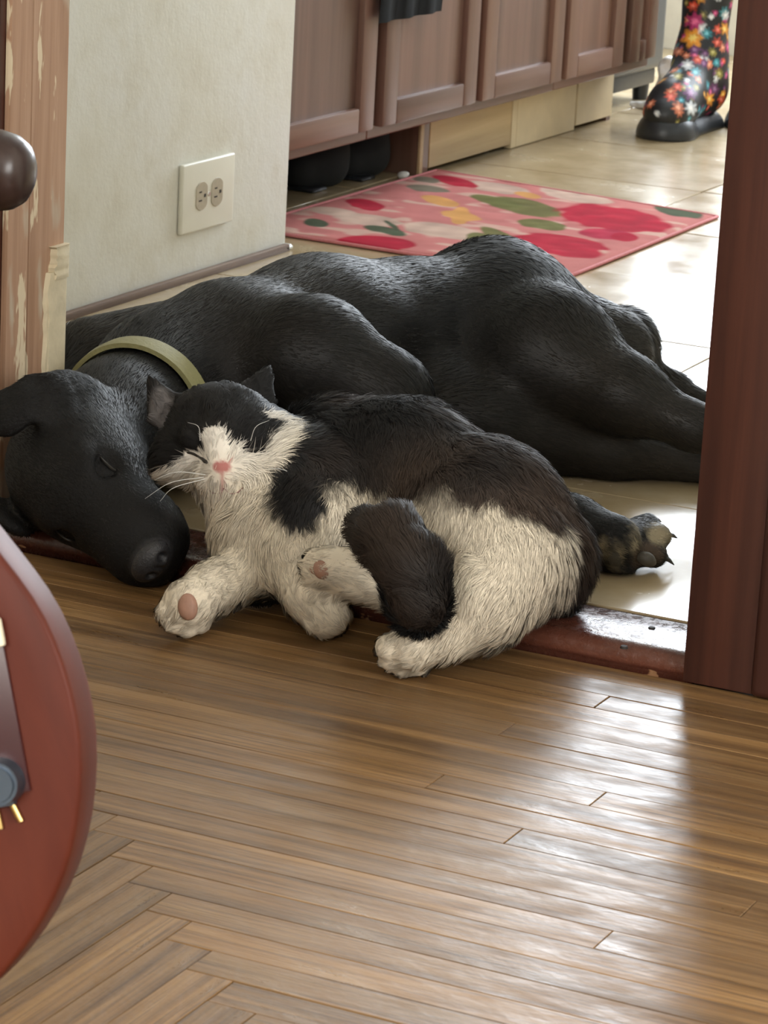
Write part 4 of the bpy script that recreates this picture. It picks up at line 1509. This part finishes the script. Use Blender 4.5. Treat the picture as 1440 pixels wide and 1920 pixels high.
# eye slits
for q in (1, -1):
    pth = [HP(0.048 + 0.012 * math.cos(t), q * (0.030 + 0.0075 * math.sin(t) * 0.2 + 0.0082), 0.020 + 0.006 * math.sin(t)) for t in np.linspace(-0.6, 3.5, 12)]
    obj('eyelid', tube(pth, 0.0011, 6), M['claw'], dog)
# whiskers by the temple
M['whisker'] = plain('white_whisker', (0.65, 0.65, 0.62), 0.4)

# collar: olive band round the neck
nc = az(252, 775, 0.094)
nd = unit(sp['neck'] - az(225, 800, 0.090))
e1_ = unit(np.cross(nd, Zr))
e2_ = np.cross(e1_, nd)
ring = []
for t in np.linspace(0, 2 * np.pi, 64, endpoint=False):
    d = math.cos(t) * e1_ + math.sin(t) * e2_
    ring.append(d)
ring = np.array(ring)


def hit(c0, d):
    "distance from the neck's middle to the coat in direction d"
    rs = np.linspace(0.03, 0.13, 60)
    q = c0 + d * rs[:, None]
    ds = np.min([Solid.dist(p, q[:, 0], q[:, 1], q[:, 2]) for p in D.p if p['op'] > 0], 0)
    k = np.argmax(ds > 0.0)
    return rs[k]


rad = np.array([hit(nc, d) for d in ring])
rad = np.minimum(rad, 0.082)
for _ in range(4):
    rad = (rad + np.roll(rad, 1) + np.roll(rad, -1)) / 3
hw = 0.0125
P = np.stack([nc + ring * (rad + e)[:, None] + nd * s for (e, s) in ((0.004, -hw), (0.0085, -hw), (0.0095, 0), (0.0085, hw), (0.004, hw), (0.002, 0))], 1)
P[:, :, 2] = np.maximum(P[:, :, 2], level(P[:, :, 0], P[:, :, 1]))
me = grid_mesh(P, closed_u=True, closed_v=True)
shade(me, 45)
obj('collar', me, plain('olive_webbing', srgb(128, 124, 84), 0.6, noise=0.08, nscale=300, bump=0.3), dog)

# ------------------------------------------------------------------ the cat
K = Solid()
q0, q1, q2, q3 = az(628, 868, 0.104), az(758, 896, 0.106), az(905, 976, 0.095), az(985, 1024, 0.078)
back = lambda a, b: unit(np.asarray(b) - np.asarray(a))
BELLY = -Zr * 0.6
K.rc(q0, q1, 0.056, 0.060, 0.03, fl=back(q0, q1) + BELLY, ln=0.030, wh=0)
K.rc(q1, q2, 0.060, 0.060, 0.03, fl=back(q1, q2) + BELLY, ln=0.032, wh=0)
K.rc(q2, q3, 0.060, 0.046, 0.03, fl=back(q2, q3) + BELLY, ln=0.030, wh=0)
K.el(az(1022, 1060, 0.060), (0.034, 0.036, 0.034), k=0.03, fl=back(q2, q3) + BELLY, ln=0.026, wh=0)
K.rc(az(640, 960, 0.075), az(840, 1010, 0.078), 0.040, 0.045, 0.035, fl=np.array([0.3, 0, -1.0]), ln=0.026, wh=1)
# shoulder, neck, chest
n0, n1 = az(452, 918, 0.096), az(490, 985, 0.072)
K.rc(az(440, 850, 0.122), az(560, 900, 0.100), 0.040, 0.046, 0.03, fl=back(n0, q0), ln=0.020, wh=0)
K.rc(az(560, 920, 0.096), az(575, 970, 0.085), 0.040, 0.034, 0.025, fl=-Zr, ln=0.016, wh=0)
K.rc(n0, n1, 0.034, 0.038, 0.025, fl=np.array([0, 0, -1.0]) + 0.3 * CR, ln=0.022, wh=1)
K.el(az(500, 1035, 0.052), (0.036, 0.030, 0.030), k=0.025, fl=np.array([0, 0, -1.0]), ln=0.020, wh=1)
# forelegs
a0, a1, a2, a3 = az(470, 1000, 0.062), az(492, 1058, 0.042), az(400, 1102, 0.034), az(352, 1134, 0.029)
K.rc(a0, a1, 0.030, 0.028, 0.02, fl=back(a0, a1), ln=0.014, wh=1)
K.rc(a1, a2, 0.027, 0.021, 0.012, fl=back(a1, a2), ln=0.012, wh=1)
K.rc(a2, a3, 0.021, 0.022, 0.012, fl=back(a2, a3), ln=0.008, wh=1)
pawtoes = []
for (u, v_, z) in ((314, 1148, 0.024), (326, 1166, 0.016), (350, 1174, 0.012), (374, 1166, 0.014)):
    K.el(az(u, v_, z), (0.0105, 0.0105, 0.0105), k=0.0035, fl=CV(-0.3, -0.6, -0.6), ln=0.006, wh=1)
b0, b1, b2, b3 = az(590, 985, 0.078), az(552, 1050, 0.055), az(578, 1118, 0.036), az(612, 1150, 0.024)
K.rc(b0, b1, 0.036, 0.029, 0.02, fl=back(b0, b1), ln=0.016, wh=1)
K.rc(b1, b2, 0.028, 0.020, 0.012, fl=back(b1, b2), ln=0.012, wh=1)
K.rc(b2, b3, 0.020, 0.020, 0.010, fl=back(b2, b3), ln=0.007, wh=1)
for (u, v_, z) in ((590, 1166, 0.018), (608, 1176, 0.012), (628, 1170, 0.013), (639, 1150, 0.022)):
    K.el(az(u, v_, z), (0.0102, 0.0102, 0.0102), k=0.0035, fl=back(b2, b3), ln=0.006, wh=1)
# far hind foot, sole towards the viewer
c0, c1_, c2_ = az(760, 1098, 0.052), az(680, 1078, 0.060), az(618, 1064, 0.066)
K.rc(c0, c1_, 0.025, 0.022, 0.012, fl=back(c0, c1_), ln=0.012, wh=1)
K.rc(c1_, c2_, 0.020, 0.0185, 0.010, fl=back(c1_, c2_), ln=0.007, wh=1)
for (u, v_, z) in ((592, 1048, 0.072), (584, 1062, 0.066), (588, 1078, 0.059), (604, 1086, 0.055)):
    K.el(az(u, v_, z), (0.0095, 0.0095, 0.0095), k=0.003, fl=back(c1_, c2_), ln=0.005, wh=1)
# near hind leg
d0, d1, d2, d3 = az(945, 1050, 0.080), az(905, 1125, 0.058), az(835, 1180, 0.038), az(772, 1212, 0.028)
K.rc(az(880, 1000, 0.092), d0, 0.050, 0.046, 0.03, fl=np.array([0.1, 0, -1.0]), ln=0.024, wh=1)
K.rc(d0, d1, 0.046, 0.036, 0.025, fl=back(d0, d1), ln=0.022, wh=1)
K.rc(d1, d2, 0.034, 0.024, 0.018, fl=back(d1, d2), ln=0.015, wh=1)
K.rc(d2, d3, 0.023, 0.020, 0.012, fl=back(d2, d3), ln=0.009, wh=1)
for (u, v_, z) in ((728, 1214, 0.028), (734, 1234, 0.017), (757, 1246, 0.011), (784, 1243, 0.012)):
    K.el(az(u, v_, z), (0.0112, 0.0112, 0.0112), k=0.0035, fl=back(d2, d3), ln=0.006, wh=1)
# tail curled up between the hind legs
tp_ = [az(690, 988, 0.112), az(735, 1012, 0.120), az(775, 1068, 0.104), az(785, 1128, 0.078), az(800, 1155, 0.050), az(930, 1120, 0.030), az(1040, 1085, 0.036)]
for a, b, ra, rb in zip(tp_, tp_[1:], (0.016, 0.024, 0.025, 0.022, 0.016, 0.014), (0.024, 0.025, 0.022, 0.016, 0.014, 0.016)):
    K.rc(a, b, ra, rb, 0.010, fl=back(b, a), ln=0.020, wh=0)
# head
ch = az(412, 818, 0.134)
hr, hu = unit(CV(1.0, 0.06, 0.0)), unit(CV(-0.05, 0.985, -0.13))
hf = -np.cross(hr, hu)
if hf @ CF > 0:
    hf = -hf
KP = lambda a, b, c: ch + a * hr + b * hu + c * hf
HX = [hr, hu, hf]
K.el(KP(0, 0.006, -0.006), (0.049, 0.041, 0.044), HX, k=0.015, fl=-hf + 0.4 * hu, ln=0.007, wh=0)
K.el(KP(-0.034, -0.016, 0.000), (0.028, 0.024, 0.026), HX, k=0.015, fl=-hr - 0.5 * hu, ln=0.014, wh=0)
K.el(KP(0.040, -0.008, -0.002), (0.028, 0.026, 0.026), HX, k=0.015, fl=hr - 0.3 * hu, ln=0.016, wh=0)
K.rc(KP(0.002, 0.008, 0.032), KP(0.003, -0.018, 0.048), 0.016, 0.0125, 0.012, fl=hu, ln=0.003, wh=0.3)
K.el(KP(-0.0085, -0.031, 0.040), (0.0145, 0.0110, 0.0125), HX, k=0.006, fl=-hr - 0.4 * hu, ln=0.004, wh=1)
K.el(KP(0.0145, -0.031, 0.040), (0.0145, 0.0110, 0.0125), HX, k=0.006, fl=hr - 0.4 * hu, ln=0.004, wh=1)
K.el(KP(0.004, -0.041, 0.034), (0.013, 0.008, 0.011), HX, k=0.005, fl=-hu, ln=0.005, wh=1)
for q in (-1, 1):
    K.el(KP(0.002 + q * 0.021, 0.0035, 0.0330), (0.0135, 0.0105, 0.0085), HX, k=0.006, fl=q * hr + hu, ln=0.003, wh=0)


def ear(base, tip, wdir, w, t):
    ax_ = unit(tip - base)
    wd = unit(wdir - (wdir @ ax_) * ax_)
    nn = np.cross(ax_, wd)
    for k in range(5):
        u = k / 4
        K.el(base + (tip - base) * u * 0.92, (0.010, w * (1 - 0.82 * u), t), [ax_, wd, nn], k=0.006, fl=ax_, ln=0.006, wh=0)
    return ax_, wd, nn


ear(az(312, 772, 0.150), az(284, 716, 0.172), hr + 0.5 * hf, 0.021, 0.0045)
ear(az(478, 748, 0.160), az(501, 696, 0.180), hr * 1.0 - 0.4 * hf, 0.021, 0.0045)
K.el(az(306, 764, 0.153) + hf * 0.012 - hr * 0.002, (0.012, 0.022, 0.007), [hr, hu, hf], k=0.004, op=-1)

V, F = K.mesh(0.0026, level)
V = relax(V, F, 2, 0.4)
N_ = vnormals(V, F)
flow, ln, wh = K.attrs(V, ['fl', 'ln', 'wh'], soft=0.006)
flow = unit(flow)


def inpoly(pts, poly):
    x, y = pts[:, 0], pts[:, 1]
    ins = np.zeros(len(pts), bool)
    for (x0, y0), (x1, y1) in zip(poly, np.roll(poly, -1, 0)):
        hit_ = ((y0 > y) != (y1 > y)) & (x < (x1 - x0) * (y - y0) / (y1 - y0 + 1e-12) + x0)
        ins ^= hit_
    return ins


def coat(V, wh):
    "black-and-white pattern of the coat"
    ragged = 0.004 * np.c_[vnoise(V, 90, 21), vnoise(V, 90, 22), vnoise(V, 90, 23)]
    Q = V + ragged
    wt = np.clip((wh - 0.5) * 4 + 0.5, 0, 1)[:, None]
    for c_, r_ in ((az(640, 1000, 0.090), 0.050), (az(720, 962, 0.105), 0.036), (az(800, 960, 0.110), 0.034), (az(770, 1030, 0.095), 0.060), (az(890, 1060, 0.092), 0.062), (az(985, 1095, 0.075), 0.042), (az(1030, 1090, 0.06), 0.022)):
        wt = np.maximum(wt, sel(Q, c_, r_, soft=0.12))
    for c_, r_ in ((az(905, 925, 0.125), 0.052), (az(975, 970, 0.115), 0.034), (az(560, 915, 0.125), 0.040), (az(545, 950, 0.110), 0.030), (az(668, 885, 0.145), 0.034), (az(740, 860, 0.15), 0.04)):
        wt = wt * (1 - sel(Q, c_, r_, soft=0.15))
    # tail is all black
    dt = np.min([Solid.dist(p, V[:, 0], V[:, 1], V[:, 2]) for p in K.p if p['op'] > 0 and np.allclose(p.get('ln', 0), 0.020) and p['t'] == 'rc' and p['wh'] == 0 and p['ra'] < 0.03], 0)
    wt = wt * (1 - np.clip(1.3 - dt / 0.004, 0, 1))[:, None]
    # face
    rel = Q - ch
    a, b, c = rel @ CR, rel @ CU, rel @ hf
    px = np.c_[a, b]
    S = 2130.0
    poly = [((u - 412) / S, -(v_ - 818) / S) for u, v_ in ((276, 887), (316, 874), (350, 856), (362, 842), (391, 851), (384, 832), (394, 806), (415, 800), (433, 803), (438, 832), (437, 842), (447, 836), (466, 852), (486, 856), (502, 852), (511, 820), (527, 800), (488, 777), (500, 770), (537, 784), (556, 810), (545, 845), (515, 875), (500, 960), (330, 960), (300, 912))]
    head = (np.linalg.norm(rel / 0.076, axis=1) < 1.0) & (c > -0.045)
    face = inpoly(px, np.array(poly)) & (c > -0.03)
    wt = np.where((head & (b > -0.046))[:, None], face[:, None].astype(float), wt)
    return wt


wt = coat(V, wh)
for _ in range(1):
    pass
BK = np.array([0.011, 0.0105, 0.0105])
BR = np.array([0.090, 0.060, 0.043])
top = 0.75 * np.clip((V @ rgt - (az(560, 850, 0.1) @ rgt)) / 0.03, 0, 1) * np.clip(0.55 + 0.8 * vnoise(V, 16, 31), 0, 1)
dark = BK + (BR - BK) * top[:, None]
headw = np.clip(1.4 - np.linalg.norm(V - ch, axis=1) / 0.06, 0, 1)[:, None]
cream = np.array([0.80, 0.71, 0.56]) * (1 - headw) + np.array([0.88, 0.87, 0.85]) * headw
cream = cream * (1 + 0.12 * vnoise(V, 30, 33))[:, None]
cols = dark * (1 - wt) + cream * wt
cols = paint(cols, (0.50, 0.20, 0.18), sel(V, KP(0.003, -0.020, 0.062), (0.0082, 0.0055, 0.012), HX, soft=0.3))
cols = paint(cols, (0.52, 0.25, 0.22), sel(V, KP(0.003, -0.031, 0.056), (0.0022, 0.008, 0.012), HX, soft=0.5) * 0.8)
cols = paint(cols, (0.16, 0.15, 0.15), sel(V, az(300, 760, 0.155) + hf * 0.006, (0.012, 0.022, 0.012), HX, soft=0.5) * 0.9)
kitty = empty('cat', (q1[0], q1[1], 0.0))
setp(kitty, 'long-haired black and white cat asleep against the dog', 'cat')
me = raw_mesh('cat', V, F)
colattr(me, np.clip(cols, 0, 1))
N = NT('cat_skin')
N.p(color=N.n('ShaderNodeAttribute', attribute_name='col').outputs[0], rough=0.75, spec=0.2)
obj('body', me, N.m, kitty)
nosed = np.linalg.norm(V - KP(0.003, -0.021, 0.062), axis=1)
eyes = {-1: [(350, 836), (364, 838), (379, 845), (392, 853)], 1: [(449, 846), (462, 840), (476, 836), (488, 834)]}
eyep = {}
for q in eyes:
    pth = []
    for u, v_ in eyes[q]:
        a, b = (u - 412) / 2130.0, -(v_ - 818) / 2130.0
        for c_ in np.linspace(0.080, 0.02, 120):
            p = KP(a, b, c_)
            if min(Solid.dist(pp, *p) for pp in K.p if pp['op'] > 0) < 0.0030:
                break
        pth.append(p)
    eyep[q] = spline(pth, 14)
eyed = np.min([np.linalg.norm(V - p, axis=1) for q in eyep for p in eyep[q]], 0)
cols = paint(cols, (0.01, 0.009, 0.009), np.clip(1.6 - eyed / 0.0026, 0, 1)[:, None])
mth = []
for u, v_ in ((388, 900), (400, 909), (414, 908), (421, 900), (430, 908), (444, 908), (456, 899)):
    a, b = (u - 412) / 2130.0, -(v_ - 818) / 2130.0
    for c_ in np.linspace(0.080, 0.02, 120):
        p = KP(a, b, c_)
        if min(Solid.dist(pp, *p) for pp in K.p if pp['op'] > 0) < 0.0012:
            break
    mth.append(p)
dens = np.clip((eyed - 0.0015) / 0.004, 0.05, 1) * np.clip((nosed - 0.007) / 0.004, 0.0, 1) * (0.55 + 0.6 * np.clip(ln / 0.03, 0, 1))
fm = fur_mat('cat_fur', 0.62, 0.25, 0.0)
longh = np.clip((ln - 0.013) / 0.008, 0.0, 1)
fur('fur', V, F, N_, kitty, fm, 150000, flow, ln, cols, width=0.00042, lift=0.5, seed=5, wild=0.5, droop=0.22, clump=0.55, nclump=5200, segs=3, dens=dens, curl=0.002)
# pads
M['pink_pad'] = plain('tan_pink_pad', (0.36, 0.20, 0.14), 0.6, noise=0.1, nscale=150)


def catpad(u, v_, z, r_, off=0.016):
    S1 = Solid()
    p = az(u, v_, z) - CF * off
    S1.el(p, r_, [CR, CU, CF], k=0.003).el(p + CR * 0.002 - CU * 0.003, np.array(r_) * 0.7, [CR, CU, CF], k=0.003)
    v1, f1 = S1.mesh(0.0014)
    obj('paw_pad', raw_mesh('pad', v1, f1), M['pink_pad'], kitty)


catpad(354, 1136, 0.029, (0.0082, 0.0112, 0.005), 0.0175)
catpad(606, 1066, 0.064, (0.0085, 0.0085, 0.006), 0.016)
catpad(782, 1236, 0.016, (0.007, 0.005, 0.005), 0.009)
for (u, v_, z) in ((622, 1050, 0.070), (590, 1050, 0.070), (588, 1066, 0.064)):
    catpad(u, v_, z, (0.0034, 0.0036, 0.003), 0.0125)
# closed eyes and mouth
for q in (-1, 1):
    obj('closed_eye', tube(eyep[q], np.r_[0.0008, np.full(12, 0.0018), 0.0008], 6), M['slot'], kitty)
obj('mouth', tube(spline(mth, 24), 0.0006, 5), plain('lip_pink', (0.30, 0.17, 0.16), 0.6), kitty)
# whiskers
for pts_ in ([(385, 890), (330, 885), (290, 900)], [(382, 895), (320, 905), (272, 935)], [(384, 898), (325, 915), (300, 940)], [(462, 888), (530, 880), (580, 920)], [(464, 892), (530, 895), (600, 940)], [(464, 896), (520, 905), (572, 928)], [(375, 826), (372, 800), (352, 792)], [(470, 826), (480, 800), (505, 788)]):
    P_ = [CAM + _ray(u, v_) * ((ch - CAM) @ CF - dd) for (u, v_), dd in zip(pts_, (0.052, 0.062, 0.056))]
    obj('whisker', tube(spline(P_, 10), np.linspace(0.0004, 0.00012, 10), 5), M['whisker'], kitty)
